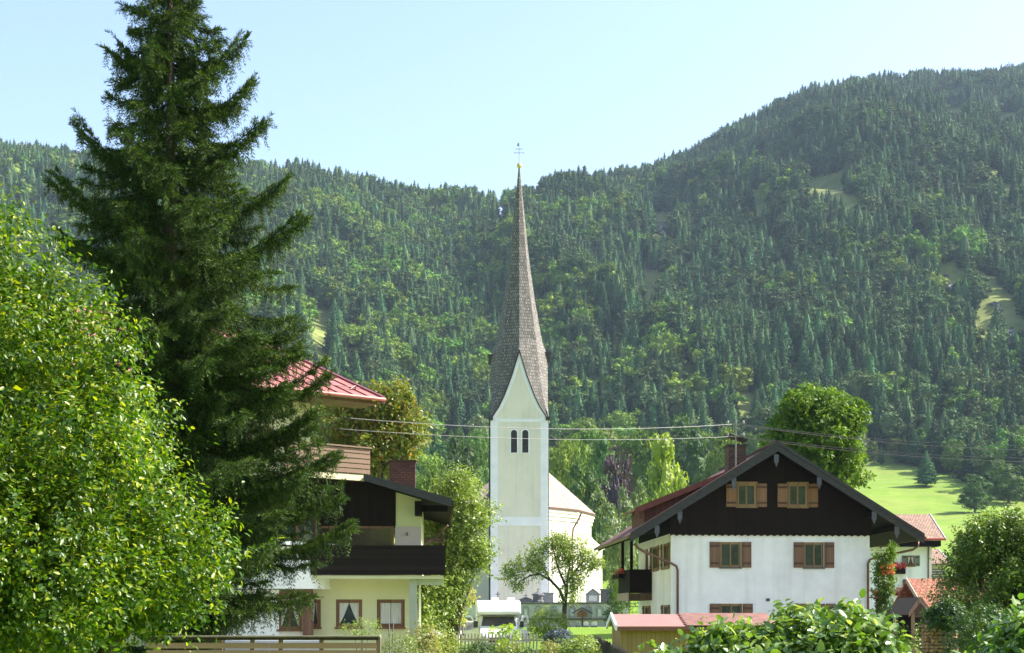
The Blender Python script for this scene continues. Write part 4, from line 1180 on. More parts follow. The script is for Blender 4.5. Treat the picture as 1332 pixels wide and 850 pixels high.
def lc(x, y, z):                       # world -> chalet local
    v = Vector((x - S.base.x, y - S.base.y, 0)); v.rotate(Matrix.Rotation(-math.radians(3), 3, 'Z')); return Vector((v.x, v.y, z))
# lower wing: ground floor wall with windows
mb = MB(); holes = []
for pa, pb in ((437.5, 471.5), (490.5, 526.5), (404, 418)):
    holes.append((S.x(pa), S.x(pb), S.z(816), S.z(780)))
xw0 = S.x(300); xg = S.x(534)
wall_holes(mb, xw0, xg, -.4, S.z(748), holes, 0, .2)
mb.add([(xg, 0, -.4), (xg, 10, -.4), (xg, 10, S.z(748)), (xg, 0, S.z(748))], [(0, 1, 2, 3)])
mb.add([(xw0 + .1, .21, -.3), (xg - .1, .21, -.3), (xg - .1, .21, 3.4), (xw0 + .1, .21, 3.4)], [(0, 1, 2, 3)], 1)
mb.build("ground_floor_wall", [M_YGREEN, M_LOUVRE], ca, recalc=False)
for h in holes:
    window(ca, (h[0] + h[1]) / 2, h[2], h[3], h[1] - h[0], frame_m=M_BROWNFR, inset=.07, leaves=1, curtain='full' if h[0] > S.x(480) else 'half', fw=.085, sill=True)
# upper storey
zf = S.z(750)
mb = MB(); mb.box(xw0, S.x(548), 0.0, 10, zf - .1, S.z(716) + .05)
mb.box(S.x(514), S.x(548), 0.002, 10, S.z(716), S.z(684)); mb.xz([(S.x(515), S.z(684)), (S.x(548), S.z(684)), (S.x(548), S.z(648)), (S.x(515), S.z(639))], 0.004, 10)
mb.build("upper_wall", M_YGREEN, ca)
mb = MB(); mb.box(S.x(514.5), S.x(547.5), -.03, 0, S.z(716), S.z(685.5)); mb.build("wall_panel", M_PINK, ca)
mb = MB(); mb.box(S.x(529), S.x(530.2), -.12, -.03, S.z(697), S.z(693)); mb.build("wall_lamp", M_DARKMETAL, ca)
mb = MB(); mb.xz([(xw0, S.z(685)), (S.x(513.5), S.z(685)), (S.x(513.5), S.z(638)), (S.x(482), S.z(628)), (xw0, S.z(628))], -.06, .3)
mb.build("timber_boarding", M_DARKWOOD, ca)
# window band
fb_ = MB()
for pa, pb in ((409, 432), (436, 512.5)):
    a_, b_ = S.x(pa), S.x(pb)
    fb_.box(a_, b_, -.05, .03, S.z(688), S.z(685)); fb_.box(a_, b_, -.05, .03, S.z(716), S.z(714)); fb_.box(a_, a_ + .09, -.05, .03, S.z(714), S.z(688)); fb_.box(b_ - .09, b_, -.05, .03, S.z(714), S.z(688))
bw_ = fb_.build("window_band", M_BROWNFR, ca)
g = MB(); g.box(S.x(409) + .05, S.x(432) - .05, -.02, -.01, S.z(715), S.z(687)); g.box(S.x(436) + .05, S.x(512) - .05, -.02, -.01, S.z(715), S.z(687)); g.build("pane", M_GLASS_R, bw_)
m = MB(); m.box(S.x(432), S.x(436), -.07, .05, S.z(716), S.z(685)); m.build("mullion_post", M_BROWNFR, bw_)
# dark roof of the lower wing
rz0, rz1 = S.z(625) + .05, S.z(657) + .08
xr0, xr1 = S.x(476), S.x(587) * 1.0
xr1 = S.x(586)
def rz_(x): return rz0 + (x - xr0) / (xr1 - xr0) * (rz1 - rz0)
slope("wing_roof", ca, (xr1, -1.3, rz_(xr1)), (xr1, 11.4, rz_(xr1)), (xr0 - .02, 11.4, rz_(xr0)), (xr0 - .02, -1.3, rz_(xr0)), .08, M_TILE_B)
m = MB(); m.prism([(xr1 - .05, -1.25, rz_(xr1) - .10), (xr1 - .05, 11.3, rz_(xr1) - .10), (xr0, 11.3, rz_(xr0) - .10), (xr0, -1.25, rz_(xr0) - .10)], (0, 0, -.08)); m.build("wing_soffit", M_SOFFIT, ca)
m = MB(); m.prism([(xr0, -1.36, rz_(xr0) + .05), (xr1 + .05, -1.36, rz_(xr1) + .05), (xr1 + .05, -1.36, rz_(xr1) - .26), (xr0, -1.36, rz_(xr0) - .2)], (0, .06, 0)); m.build("barge_board", M_BARGE, ca)
m = MB(); m.box(xr1 + .0, xr1 + .09, -1.3, 11.4, rz_(xr1) - .28, rz_(xr1) - .02); m.build("eaves_fascia", M_BLACKW, ca)
m = MB(); m.box(S.x(540), S.x(549), -1.1, .4, S.z(672), S.z(655)); m.box(S.x(547), S.x(582), -.9, -.7, S.z(668), S.z(660)); m.build("bracket_beam", M_SOFFIT, ca)
m = MB(); m.tube([(S.x(548) + .05, .1, S.z(712)), (xr1 - .1, -.2, S.z(684))], .05, 5); m.box(S.x(552), S.x(578), 3.0, 3.08, S.z(700), S.z(694)); m.box(S.x(552), S.x(578), 3.0, 3.08, S.z(712), S.z(706)); m.box(S.x(576), S.x(578.5), 2.95, 3.1, S.z(718), S.z(684)); m.build("side_rail", M_RAIL, ca)
# chimney
w = S.x(540) - S.x(507)
m = MB(); m.box(S.x(504.5), S.x(504.5) + w * 1.05, 2.0, 2.9, 5.6, S.z(603) + .28); cm = face_uv(m.build("chimney", M_BRICKD, ca))
m = MB(); m.box(S.x(504.5) - .04, S.x(504.5) + w * 1.05 + .04, 1.96, 2.94, S.z(603) + .28, S.z(603) + .34); m.build("chimney_crown", M_BRICK, cm)
# long dark balcony
bx0, bx1 = xw0 + 2.0, S.x(579)
m = MB()
for q in range(6):
    z0 = zf + .02 + q * .168; m.box(bx0, bx1, -1.18 - .012 * (q % 2), -1.14 - .012 * (q % 2), z0, z0 + .172)
m.box(bx0, bx1 + .02, -1.24, -1.08, zf + 1.03, zf + 1.1)
for q in range(6): z0 = zf + .02 + q * .168; m.box(bx1 - .05, bx1 - .01, -1.13, 3, z0, z0 + .155)
bl = m.build("balcony_railing", M_BLACKW, ca)
m = MB(); m.box(bx0, bx1 - .06, -1.12, -.001, zf - .12, zf); m.box(xg + .001, bx1 - .06, 0, 3, zf - .12, zf); m.build("balcony_slab", M_YGREEN, ca)
m = MB(); m.box(S.x(533), S.x(543), -.9, -.55, -.4, zf - .122); m.box(S.x(543), S.x(576), -.85, -.7, zf - .34, zf - .122); m.build("column", m_noise("grey_green_render", (.40, .42, .33), .9, 1.05, 1, .9), ca)
m = MB(); m.box(S.x(544), S.x(547), 1.5, 1.6, -.4, zf - .13); m.build("white_post", M_PLASTER, ca)
# bay with rounded white canopy
bc = Vector((S.x(362), .3, 0)); R = 1.75
def arc(r, n=14): return [(bc.x + r * math.cos(t), bc.y + r * math.sin(t)) for t in [math.pi + math.pi * i / n for i in range(n + 1)]]
m = MB(); m.prism([(x, y, S.z(767)) for x, y in arc(R + .25)], (0, 0, S.z(731) - S.z(767))); m.prism([(x, y, S.z(712)) for x, y in arc(R + .4)], (0, 0, .12)); m.build("bay_canopy", M_PLASTER, ca)
m = MB(); m.prism([(x, y, S.z(728)) for x, y in arc(R)], (0, 0, S.z(714) - S.z(728))); m.build("bay_breast", M_PLASTER, ca)
gb = MB(); gb.prism([(x, y, S.z(711)) for x, y in arc(R - .1)], (0, 0, S.z(668) - S.z(711))); bg_ = gb.build("bay_glazing", M_GLASS, ca)
for x, y in arc(R - .06, 6): m = MB(); m.box(x - .05, x + .05, y - .05, y + .05, S.z(711) + .12, S.z(668)); m.build("bay_mullion", M_BROWNFR, ca)
m = MB(); m.box(S.x(300), S.x(366), -.5, 0, -.3, S.z(768)); m.build("bay_wall", M_PLASTER, ca)
window(ca, S.x(380), S.z(819), S.z(771), 30 * k, y=-.45, frame_m=M_BROWNFR, curtain='half', leaves=2, bars=1, inset=.05)
m = MB(); m.box(S.x(366), S.x(394), -.37, 0, -.3, S.z(820)); m.build("window_breast", M_PLASTER, ca)
m = MB(); m.lathe((S.x(405), -.7, -.3), [(.17 if i % 2 else .145, .3 + i * .14) for i in range(24)], 12); m.box(S.x(397), S.x(402), -.75, -.4, -.3, S.z(768)); m.build("carved_post", m_wood("red_brown_post", (.15, .07, .045), .4), ca)
# tall rear block under the red roof; frame turned by 38 degrees
O = Vector((-5.48, 60.0)); ex = Vector((.788, .616)); ey = Vector((-.616, .788)); zE = 11.35; PT = .374
def rl(x, y, z): q = O + ex * x + ey * y; return lc(q.x, q.y, z)
m = MB()
q = [(-13, 1.5), (-2.6, 1.5), (-2.6, 20), (-13, 20)]
m.prism([rl(x, y, 0) for x, y in q], (0, 0, 11.8)); m.build("rear_wall", M_YGREEN, ca)
yR = 13.5
for wx_ in (-11, -8.2, -5.4):
    for wz_ in (2.0, 5.2, 8.6):
        c_ = rl(wx_, 1.5, 0); window(ca, 0, wz_, wz_ + 1.3, 1.1, rot=math.radians(35), pos=(c_.x, c_.y, 0), frame_m=M_BROWNFR, inset=.02, curtain='half', shutters=(M_SHUT, .5))
for ya, yb in ((0, yR), (2 * yR, yR)):
    slope("metal_roof", ca, rl(-14, ya, zE), rl(0, ya, zE), rl(0, yb, zE + PT * yR), rl(-14, yb, zE + PT * yR), .12, M_REDMETAL)
m = MB()
x = -.72
while x > -14:
    m.prism([rl(x - .025, .02, zE - .02), rl(x + .025, .02, zE - .02), rl(x + .025, yR, zE + PT * yR - .02), rl(x - .025, yR, zE + PT * yR - .02)], (0, 0, .075)); x -= .72
m.build("standing_seam", M_REDDARK, ca)
m = MB(); m.prism([rl(-.05, -.05, zE + .06), rl(.12, -.05, zE + .06), rl(.12, yR, zE + PT * yR + .1), rl(-.05, yR, zE + PT * yR + .1)], (0, 0, -.30)); m.build("verge_flashing", M_REDDARK, ca)
m = MB(); m.tube([rl(-14, -.08, zE - .08), rl(.1, -.08, zE - .08)], .085, 8); m.build("gutter", M_REDMETAL, ca)
m = MB(); m.prism([rl(-14, .2, zE - .14), rl(-.1, .2, zE - .14), rl(-.1, 1.6, zE - .16), rl(-14, 1.6, zE - .16)], (0, 0, -.12)); m.build("eaves_board", m_wood("eaves_soffit_wood", (.14, .085, .05), .2), ca)
m = MB(); x = -.7
while x > -14:
    c0 = rl(x, 1.0, zE + PT * 1.0); m.tube([c0, c0 + Vector((0, 0, .22))], .035, 5); c1 = rl(x - .3, .9, zE + PT * .9 + .05); m.tube([c0 + Vector((0, 0, .2)), c1], .03, 5); x -= 1.44
m.tube([rl(-14, 1.0, zE + PT + .12), rl(-.5, 1.0, zE + PT + .12)], .02, 5)
m.build("snow_guard", M_REDDARK, ca)
# roof terrace above the timber storey with its board railing
m = MB(); T0 = Vector((S.x(482), -.6)); td = Vector((-.80, -.60)); tz = S.z(628)
def tp(s, o=0.0): q_ = T0 + td * s + Vector((.6, -.8)) * o; return q_
def tbar(s0, s1, z0, z1, o0, o1): 
    a0, a1, b0_, b1_ = tp(s0, o0), tp(s1, o0), tp(s1, o1), tp(s0, o1)
    m.prism([(a0.x, a0.y, z0), (a1.x, a1.y, z0), (b0_.x, b0_.y, z0), (b1_.x, b1_.y, z0)], (0, 0, z1 - z0))
for q_ in range(5): z0 = tz + .24 + q_ * .185; tbar(0, 3.6, z0, z0 + .15, 0, .035)
tbar(-.05, 3.65, tz + 1.17, tz + 1.22, -.06, .09)
tbar(0, .07, tz + .05, tz + 1.17, -.08, -.003)
tbar(1.8, 1.87, tz + .05, tz + 1.17, -.08, -.003)
rr_ = m.build("terrace_railing", M_RAIL, ca)
m = MB(); tbar(-.02, 3.6, tz - .02, tz + .2, -.1, .0); m.build("terrace_edge", m_noise("cream_fascia", (.66, .58, .38), .9, 1.05, 2, .8), ca)
a0, a1 = tp(0, -.12), tp(3.6, -.12)
m = MB(); m.prism([(a0.x, a0.y, tz - .02), (a1.x, a1.y, tz - .02), (xw0, -.2, tz - .02), (xw0, 7, tz - .02), (S.x(482), 7, tz - .02)], (0, 0, .12)); m.build("terrace_floor", M_BLACKW, ca)

# ------------------------------------------------------------------ slatted fence at the bottom left
S = Scr(492, 30, 0)
m = MB(); x0, x1 = S.x(190), S.x(492)
fe = empty("slat_fence", S.base, 0, "brown horizontal board fence with a dark top rail below the big leafy tree", "fence")
for q_ in range(10):
    z1_ = S.z(836.5) - q_ * .155; 
    xs_ = x0
    while xs_ < x1 - .1:
        xe_ = min(xs_ + 2.6, x1 - .03); m.box(xs_, xe_ - .012, 0, .025, z1_ - .118, z1_ + .002 * random.random()); xs_ = xe_
m.build("slats", m_wood("fence_board", (.36, .20, .125), 3.1, 'z', rough=.75), fe)
m = MB(); m.box(x0, x1 + .04, -.08, .1, S.z(829.0), S.z(827)); m.build("top_rail", m_noise("sunlit_rail_top", (.33, .24, .19), .7, 1.2, 3, .8), fe)  # paler colour paints the sunlit top surface of the dark rail
m = MB(); m.box(x0, x1, 0.0, .03, S.z(833), S.z(829.1)); m.build("dark_rail", m_wood("dark_rail_wood", (.045, .02, .015), .3), fe)
for px in (200, 283, 325, 362, 415, 489):
    m = MB(); m.box(S.x(px), S.x(px) + .09, .03, .11, -.3, S.z(829.1)); m.build("post", M_RAIL, fe)
m = MB(); m.box(S.x(285), S.x(415), .6, .75, -.2, S.z(834)); o = m.build("garden_wall", M_PLASTER); o.location = S.base; tag(o, "low white garden wall showing through the gaps of the board fence", "wall")
# garden tools leaning on the chalet
S = Scr(505, 50.4, 0)
for i, (a_, b_, lb) in enumerate(((503, 507, "left one of two dark garden tool poles leaning on the chalet wall"), (508.5, 508, "right one of two dark garden tool poles leaning on the chalet wall"))):
    m = MB(); m.tube([(S.x(b_ + 1), 0, 0.05), (S.x(a_), .95, S.z(812))], .022, 6); m.box(S.x(b_) - .08, S.x(b_) + .14, -.02, .02, 0.02, .26); o = m.build("garden_tool", M_DARKMETAL); o.location = S.base; tag(o, lb, "tool", "tool poles at the chalet wall")

# ------------------------------------------------------------------ motorhome
M_VAN = m_noise("white_gelcoat", (0.80, 0.80, 0.80), .97, 1.02, 2, .25, spec=.5)
M_TYRE = m_noise("tyre_rubber", (0.02, 0.02, 0.02), .8, 1.2, 6, .85)
M_WS = m_noise("windscreen_glass", (0.06, 0.055, 0.06), .6, 1.5, 1.2, .08, spec=.6)
M_PLASTIC = m_noise("black_plastic", (0.03, 0.03, 0.032), .8, 1.2, 5, .6)
M_LAMP = m_noise("headlamp_glass", (0.55, 0.57, 0.6), .8, 1.1, 6, .1, spec=.8)
S = Scr(648.5, 74, hz(-.7, 74))
mh = empty("motorhome", S.base, math.radians(2), "white motorhome seen from the front with both cab doors open", "motorhome")
hw_ = 1.14
def yz(mb_, prof, x0, x1, mi=0): return mb_.prism([(x0, y, z) for y, z in prof], (x1 - x0, 0, 0), mi)
m = MB(); yz(m, [(-.02, 2.04), (-.50, 2.10), (-.56, 2.20), (-.40, 2.52), (.15, 2.80), (.9, 2.84), (6.4, 2.84), (6.4, .45), (1.5, .45), (1.5, 2.0)], -hw_, hw_)
m.build("living_body", M_VAN, mh, bevel=.06)
m = MB(); yz(m, [(-1.25, .35), (-1.38, .6), (-1.34, .95), (-1.15, 1.16), (-.55, 1.42), (-.50, 1.46), (.02, 2.02), (1.5, 2.02), (1.5, .35)], -.98, .98)
cab = m.build("cab", M_VAN, mh, bevel=.07)
m = MB(); 
def wp(x, t, o=.012): y = -.50 + .5 * t - o * .7; z = 1.47 + .54 * t + o * .7; return (x, y, z)
m.add([wp(-.90, .03), wp(.90, .03), wp(.80, .93), wp(-.80, .93)], [(0, 1, 2, 3)]); m.build("windscreen", M_WS, mh)
for sx in (-1, 1):
    m = MB(); m.tube([(sx * .1 - .35, -.53, 1.47), (sx * .1 + .25, -.36, 1.66)], .012, 4); m.build("wiper", M_PLASTIC, mh)
m = MB(); m.box(-.5, .5, -1.40, -1.355, .66, .90); m.build("grille", M_PLASTIC, mh)
m = MB(); m.box(-1.0, 1.0, -1.48, -1.2, .30, .56); m.build("bumper", M_PLASTIC, mh, bevel=.05)
for sx in (-1, 1):
    m = MB(); m.box(sx * .78 - .16, sx * .78 + .16, -1.365, -1.30, .78, 1.0); m.build("headlight", M_LAMP, mh, bevel=.03)
    for yy in (-.7, 4.6):
        t = MB(); t.lathe((0, 0, 0), [(.20, -.11), (.33, -.11), (.35, -.07), (.35, .07), (.33, .11), (.20, .11)], 20); o = t.build("wheel", M_TYRE, mh, smooth=False, loc=(sx * .90, yy, .35)); o.rotation_euler = (0, math.pi / 2, 0)
        r_ = MB(); r_.lathe((0, 0, 0), [(.05, -.12), (.2, -.115), (.2, .115), (.05, .12)], 16); r_.build("rim", M_IRON, o)
    # open cab door, hinged at the front pillar
    d = MB(); L = .98
    out = [(0, .62), (L, .62), (L, 1.30), (L - .06, 1.98), (L - .10, 2.04), (.50, 2.04), (.02, 1.42)]; inn = [(.14, 1.38), (L - .09, 1.24), (L - .13, 1.94), (.52, 1.95)]
    d.v += [(x, -.04, z) for x, z in out] + [(x, -.04, z) for x, z in inn] + [(x, .04, z) for x, z in out] + [(x, .04, z) for x, z in inn]
    ring = [(0, 1, 8, 7), (1, 2, 8), (2, 3, 9, 8), (3, 4, 9), (4, 5, 10, 9), (5, 6, 7, 10), (6, 0, 7)]
    for f_ in ring: d.f.append(f_); d.m.append(0); d.f.append(tuple(i + 11 for i in f_)[::-1]); d.m.append(0)
    for i in range(7): j = (i + 1) % 7; d.f.append((i, j, j + 11, i + 11)); d.m.append(0)
    for i in range(4): j = (i + 1) % 4; d.f.append((7 + i, 7 + j, 18 + j, 18 + i)); d.m.append(0)
    dv_ = [(sx * x, y, z) for x, y, z in d.v]; d.v = dv_
    do = d.build("cab_door", M_VAN, mh, loc=(sx * .97, -.42, 0), rotz=sx * math.radians(18 if sx < 0 else 52))
    gl = MB(); gl.add([(sx * x, 0.0, z) for x, z in inn], [(0, 1, 2, 3)]); 
    gm = bpy.data.materials.get("door_glass") 
    if not gm:
        t_ = NT("door_glass"); t_.set((.75, .8, .78), .05); t_.b.inputs["Transmission Weight"].default_value = .9; t_.b.inputs["IOR"].default_value = 1.05; gm = t_.mat
    gl.build("door_window", gm, do)
    mr_ = MB(); mr_.box(min(sx * .08, sx * .3), max(sx * .08, sx * .3), -.20, -.08, 1.42, 1.75); mr_.build("mirror", M_PLASTIC, do, bevel=.03)
    ar = MB(); ar.box(sx * .9 - .04, sx * .9 + .04, -.08, .12, 1.0, 1.1); ar.build("armrest", M_PLASTIC, do)
for x, lbl in ((-.17, 0), (.68, 0)):
    m = MB(); m.box(x - .2, x + .2, .9, 1.35, 2.842, 2.98); m.build("roof_hatch", M_VAN, mh, bevel=.03)
m = MB(); m.box(-.03, .03, -.37, -.3, 2.11, 2.15); m.build("marker_light", m_noise("amber_lens", (.5, .15, .03), .9, 1.1, 5, .2), mh)
# ------------------------------------------------------------------ parked white car
S = Scr(590, 82, hz(-3.4, 82))
cr = empty("parked_car", S.base, math.radians(-28), "small white car half hidden behind the tall leafy tree left of the motorhome", "car")
m = MB(); yz(m, [(-2.0, .30), (-2.05, .60), (-1.92, .88), (-1.05, 1.02), (1.75, 1.05), (2.0, .85), (2.0, .30)], -.84, .84); m.build("body", M_VAN, cr, bevel=.08)
m = MB(); m.v += [(-.78, -1.1, 1.02), (.78, -1.1, 1.02), (.80, 1.75, 1.04), (-.80, 1.75, 1.04), (-.62, -.35, 1.60), (.62, -.35, 1.60), (.62, 1.35, 1.60), (-.62, 1.35, 1.60)]
for f_ in ((0, 1, 5, 4), (1, 2, 6, 5), (2, 3, 7, 6), (3, 0, 4, 7), (4, 5, 6, 7)): m.f.append(f_); m.m.append(0)
m.build("cabin", M_VAN, cr, bevel=.05)
def quad_off(name, P, mat, par, off):
    P = [Vector(p) for p in P]; n_ = (P[1] - P[0]).cross(P[3] - P[0]).normalized(); c_ = sum(P, Vector()) / 4
    mm = MB(); mm.add([c_ + (p - c_) * .82 + n_ * off for p in P], [(0, 1, 2, 3)]); return mm.build(name, mat, par)
quad_off("windscreen", [(-.78, -1.1, 1.02), (.78, -1.1, 1.02), (.62, -.35, 1.60), (-.62, -.35, 1.60)], M_WS, cr, .03)
quad_off("rear_window", [(.80, 1.75, 1.04), (-.80, 1.75, 1.04), (-.62, 1.35, 1.60), (.62, 1.35, 1.60)], M_WS, cr, .03)
quad_off("side_window", [(.78, -1.0, 1.02), (.80, 1.6, 1.04), (.62, 1.3, 1.60), (.62, -.3, 1.60)], M_WS, cr, .03)
quad_off("side_window", [(-.80, 1.6, 1.04), (-.78, -1.0, 1.02), (-.62, -.3, 1.60), (-.62, 1.3, 1.60)], M_WS, cr, .03)
for sx in (-1, 1):
    m = MB(); m.box(sx * .6 - .14, sx * .6 + .14, -2.06, -1.94, .64, .8); m.build("headlight", M_LAMP, cr, bevel=.02)
    for yy in (-1.25, 1.3):
        t = MB(); t.lathe((0, 0, 0), [(.16, -.1), (.29, -.1), (.31, -.06), (.31, .06), (.29, .1), (.16, .1)], 18); o = t.build("wheel", M_TYRE, cr, loc=(sx * .76, yy, .31)); o.rotation_euler = (0, math.pi / 2, 0)
        r_ = MB(); r_.lathe((0, 0, 0), [(.05, -.11), (.17, -.105), (.17, .105), (.05, .11)], 14); r_.build("rim", M_IRON, o)
S = Scr(586, 68, hz(-2.9, 68))
bn = empty("waste_bin", S.base, 0, "orange plastic bin among the bushes below the white car", "bin")
m = MB(); m.lathe((0, 0, 0), [(.20, 0), (.24, .45), (.27, .95), (.29, 1.02), (.27, 1.04)], 16); m.build("tub", m_noise("orange_plastic", (.62, .10, .02), .9, 1.1, 3, .45), bn)
m = MB(); m.lathe((0, 0, 1.042), [(.30, 0), (.31, .05), (.2, .11), (.05, .13)], 16); m.build("lid", m_noise("pale_plastic_lid", (.6, .5, .42), .9, 1.1, 3, .5), bn)

# ------------------------------------------------------------------ garden shed with pink red roof
S = Scr(803, 42, 0.0); k = S.k
sd = empty("garden_shed", S.base, 0, "low yellowish wooden garden shed with pink red roof in front of the farmhouse", "shed")
xl, xm, xr = S.x(800), S.x(893), S.x(1012)
yrg, zrg, ze = 2.0, 2.22, S.z(815)
m = MB(); m.box(xl + .18, xr - .1, .25, 3.8, -.3, ze - .03); m.prism([(xl + .18, .25, ze - .05), (xl + .18, yrg, zrg - .13), (xl + .18, 3.8, ze - .05)], (xr - xl - .3, 0, 0)); m.build("wall", m_wood("yellow_boards", (.33, .20, .075), .14, rough=.75, k0=.75, k1=1.15, gap=.3), sd)
M_PINKROOF = m_noise("pink_red_sheet", (.31, .15, .12), .88, 1.1, 2, .55)
M_REDROOF = m_noise("brown_red_felt", (.20, .09, .068), .6, 1.25, 4, .85, .5, 30)
def rsl(x0, x1, mat, nm, dz=0.0, zig=False):
    mm = MB()
    for s_, e_ in ((0, yrg), (2 * yrg, yrg)):
        pts = [(x0, s_, ze + dz)]
        if zig:
            n_ = 14
            pts = [(x0 + (.05 if i % 2 else -.05), s_ + (e_ - s_) * i / n_, ze + dz + (zrg - ze) * i / n_) for i in range(n_ + 1)]
            pts = pts + [(x1, e_, zrg + dz), (x1, s_, ze + dz)]
        else: pts = [(x0, s_, ze + dz), (x0, e_, zrg + dz), (x1, e_, zrg + dz), (x1, s_, ze + dz)]
        mm.prism(pts, (0, 0, -.03))
    return mm.build(nm, mat, sd)
rsl(xl + .06, xm + .2, M_PINKROOF, "roof", 0.0); rsl(xm, xr, M_REDROOF, "roof_felt", .035, True)
m = MB(); m.prism([(xl, -.03, ze - .12), (xl, -.03, ze + .05), (xl, yrg, zrg + .05), (xl, 2 * yrg + .03, ze + .05), (xl, 2 * yrg + .03, ze - .12), (xl, yrg, zrg - .12)], (.055, 0, 0)); m.build("white_verge_board", M_PLASTER, sd)
m = MB(); m.box(xl + .08, xr, -.02, .02, ze - .13, ze - .032); m.build("fascia", m_noise("red_brown_fascia", (.20, .07, .045), .8, 1.1, 3, .7), sd)

# ------------------------------------------------------------------ picket fences
M_PICK = m_noise("bleached_picket", (.30, .28, .24), .7, 1.1, 6, .85, aniso=(3, 3, .5))
M_PICKD = m_noise("dark_picket", (.045, .035, .03), .6, 1.4, 6, .85, aniso=(3, 3, .5))
def picket(name, a, b, h, mat, label, sp=.165):
    a, b = Vector(a), Vector(b); L = (b - a).length; ang = math.atan2(b.y - a.y, b.x - a.x)
    e_ = empty(name, (a.x, a.y, hz(a.x, a.y)), ang, label, "fence"); n_ = int(L / sp)
    def gz(s): p = a + (b - a) * (s / L); return hz(p.x, p.y) - hz(a.x, a.y)
    for i in range(min(n_, 98)):
        s_ = i * sp; z = gz(s_); m = MB(); hh = h * (1 + .03 * random.uniform(-1, 1)); t_ = random.uniform(-.012, .012)
        m.xz([(s_, z + .06), (s_ + .07, z + .06), (s_ + .07 + t_, z + hh - .06), (s_ + .035 + t_, z + hh), (s_ + t_, z + hh - .06)], -.03, -.008); m.build("picket", mat, e_)
    m = MB()
    for zz in (.3, h - .3):
        m.prism([(-.05, 0, zz - .04), (L, 0, gz(L) + zz - .04), (L, 0, gz(L) + zz + .04), (-.05, 0, zz + .04)], (0, .05, 0))
    m.build("rail", mat, e_)
    s_ = 0
    while s_ <= L: m = MB(); m.box(s_, s_ + .09, .052, .14, gz(s_) - .2, gz(s_) + h - .1); m.build("post", mat, e_); s_ += 2.4
    return e_
picket("picket_fence", (-2.55, 63), (1.35, 62), 1.35, M_PICK, "grey bleached picket fence between the motorhome and the bushes", .155)
picket("picket_fence", (3.4, 58), (2.62, 31), 1.35, M_PICKD, "dark picket fence running from the apple tree towards the shed", .30)

# ------------------------------------------------------------------ houses on the right, behind
S = Scr(1160, 118, hz(31, 118)); k = S.k
hc = empty("village_house", S.base, math.radians(-4), "white village house with brown tiled roof and red window flowers right of the farmhouse", "house")
m = MB(); x0, x1 = S.x(1120), S.x(1211); zt = S.z(708)
h1 = (S.x(1179), S.x(1189.5), S.z(736.5), S.z(723)); h2 = (S.x(1178.5), S.x(1189.5), S.z(768), S.z(754))
wall_holes(m, x0, x1, -.5, zt, [h1, h2], 0, .2); m.add([(x1, 0, -.5), (x1, 9, -.5), (x1, 9, zt), (x1, 0, zt)], [(0, 1, 2, 3)])
m.add([(x0, 0, -.5), (x0, 9, -.5), (x0, 9, zt), (x0, 0, zt)], [(0, 1, 2, 3)])
m.prism([(x1 - .01, .01, zt), (x1 - .01, 9, zt), (x1 - .01, 4.5, zt + 2.1)], (-.2, 0, 0))
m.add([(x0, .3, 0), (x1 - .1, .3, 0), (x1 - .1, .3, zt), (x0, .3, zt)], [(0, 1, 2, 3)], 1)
m.build("wall", [M_PLASTER, M_LOUVRE], hc, recalc=False)
M_GSH = m_wood("grey_green_shutter", (.16, .19, .17), .12)
window(hc, (h1[0] + h1[1]) / 2, h1[2], h1[3], h1[1] - h1[0], shutters=(M_GSH, 6 * k), curtain='half', frame_m=M_BROWNFR, inset=.06)
window(hc, (h2[0] + h2[1]) / 2, h2[2], h2[3], h2[1] - h2[0], shutters=(M_SHUT, 4.5 * k), curtain='half', frame_m=M_BROWNFR, inset=.06)
ye = -1.2; ze = S.z(702); zr_ = S.z(670) + .35
for ya, yb in ((ye, 4.5), (10.2, 4.5)):
    slope("roof", hc, (x0 - 1, ya, ze), (S.x(1224), ya, ze), (S.x(1224) , yb, zr_), (x0 - 1, yb, zr_), .14, M_TILE_B)
m = MB()
for ya, yb in ((ye, 4.5), (10.2, 4.5)): m.prism([(S.x(1224), ya, ze + .06), (S.x(1224), yb, zr_ + .06), (S.x(1224), yb, zr_ - .24), (S.x(1224), ya, ze - .24)], (.06, 0, 0))
m.build("verge_board", M_STONE_L, hc)
m = MB(); m.tube([(x0 - 1, ye - .08, ze - .06), (S.x(1224), ye - .08, ze - .06)], .1, 8); m.build("gutter", m_noise("red_gutter", (.38, .07, .06), .8, 1.1, 3, .5), hc)
m = MB(); m.box(x0, S.x(1219), ye + .1, 9, ze - .62, ze - .16); m.build("eaves_beam", M_SOFFIT, hc)
m = MB(); m.tube([(S.x(1206.5), -.1, S.z(712)), (S.x(1206.5), -.1, 0)], .07, 6); m.build("downpipe", M_COPPER, hc)
for (xa, xb, zt_, lb) in ((1158, 1176, 747, 0), (1161, 1181, 775, 1)):
    m = MB(); m.box(S.x(xa), S.x(xb), -.55, -.05, S.z(zt_), S.z(zt_ - (9 if lb == 0 else 4))); fbx = m.build("flower_box", M_DARKWOOD, hc)
    flowers("red_flowers", fbx, S.x(xa), S.x(xb), -.35, S.z(zt_ - (9 if lb == 0 else 4)), 420, 40 + lb, .5, .35, size=.09)
S = Scr(1211, 150, hz(43, 150)); k = S.k
hd = empty("village_house", S.base, math.radians(-4), "farther village house with brown roof and wooden balcony peeping out beside the green tree", "house")
m = MB(); m.box(S.x(1195), S.x(1228), 0, 8, -.5, S.z(731)); m.build("wall", M_PLASTER, hd)
for ya, yb in ((-1.2, 4), (9.2, 4)): slope("roof", hd, (S.x(1190), ya, S.z(734)), (S.x(1234), ya, S.z(734)), (S.x(1231), yb, S.z(716) + .3), (S.x(1190), yb, S.z(716) + .3), .14, M_TILE_B)
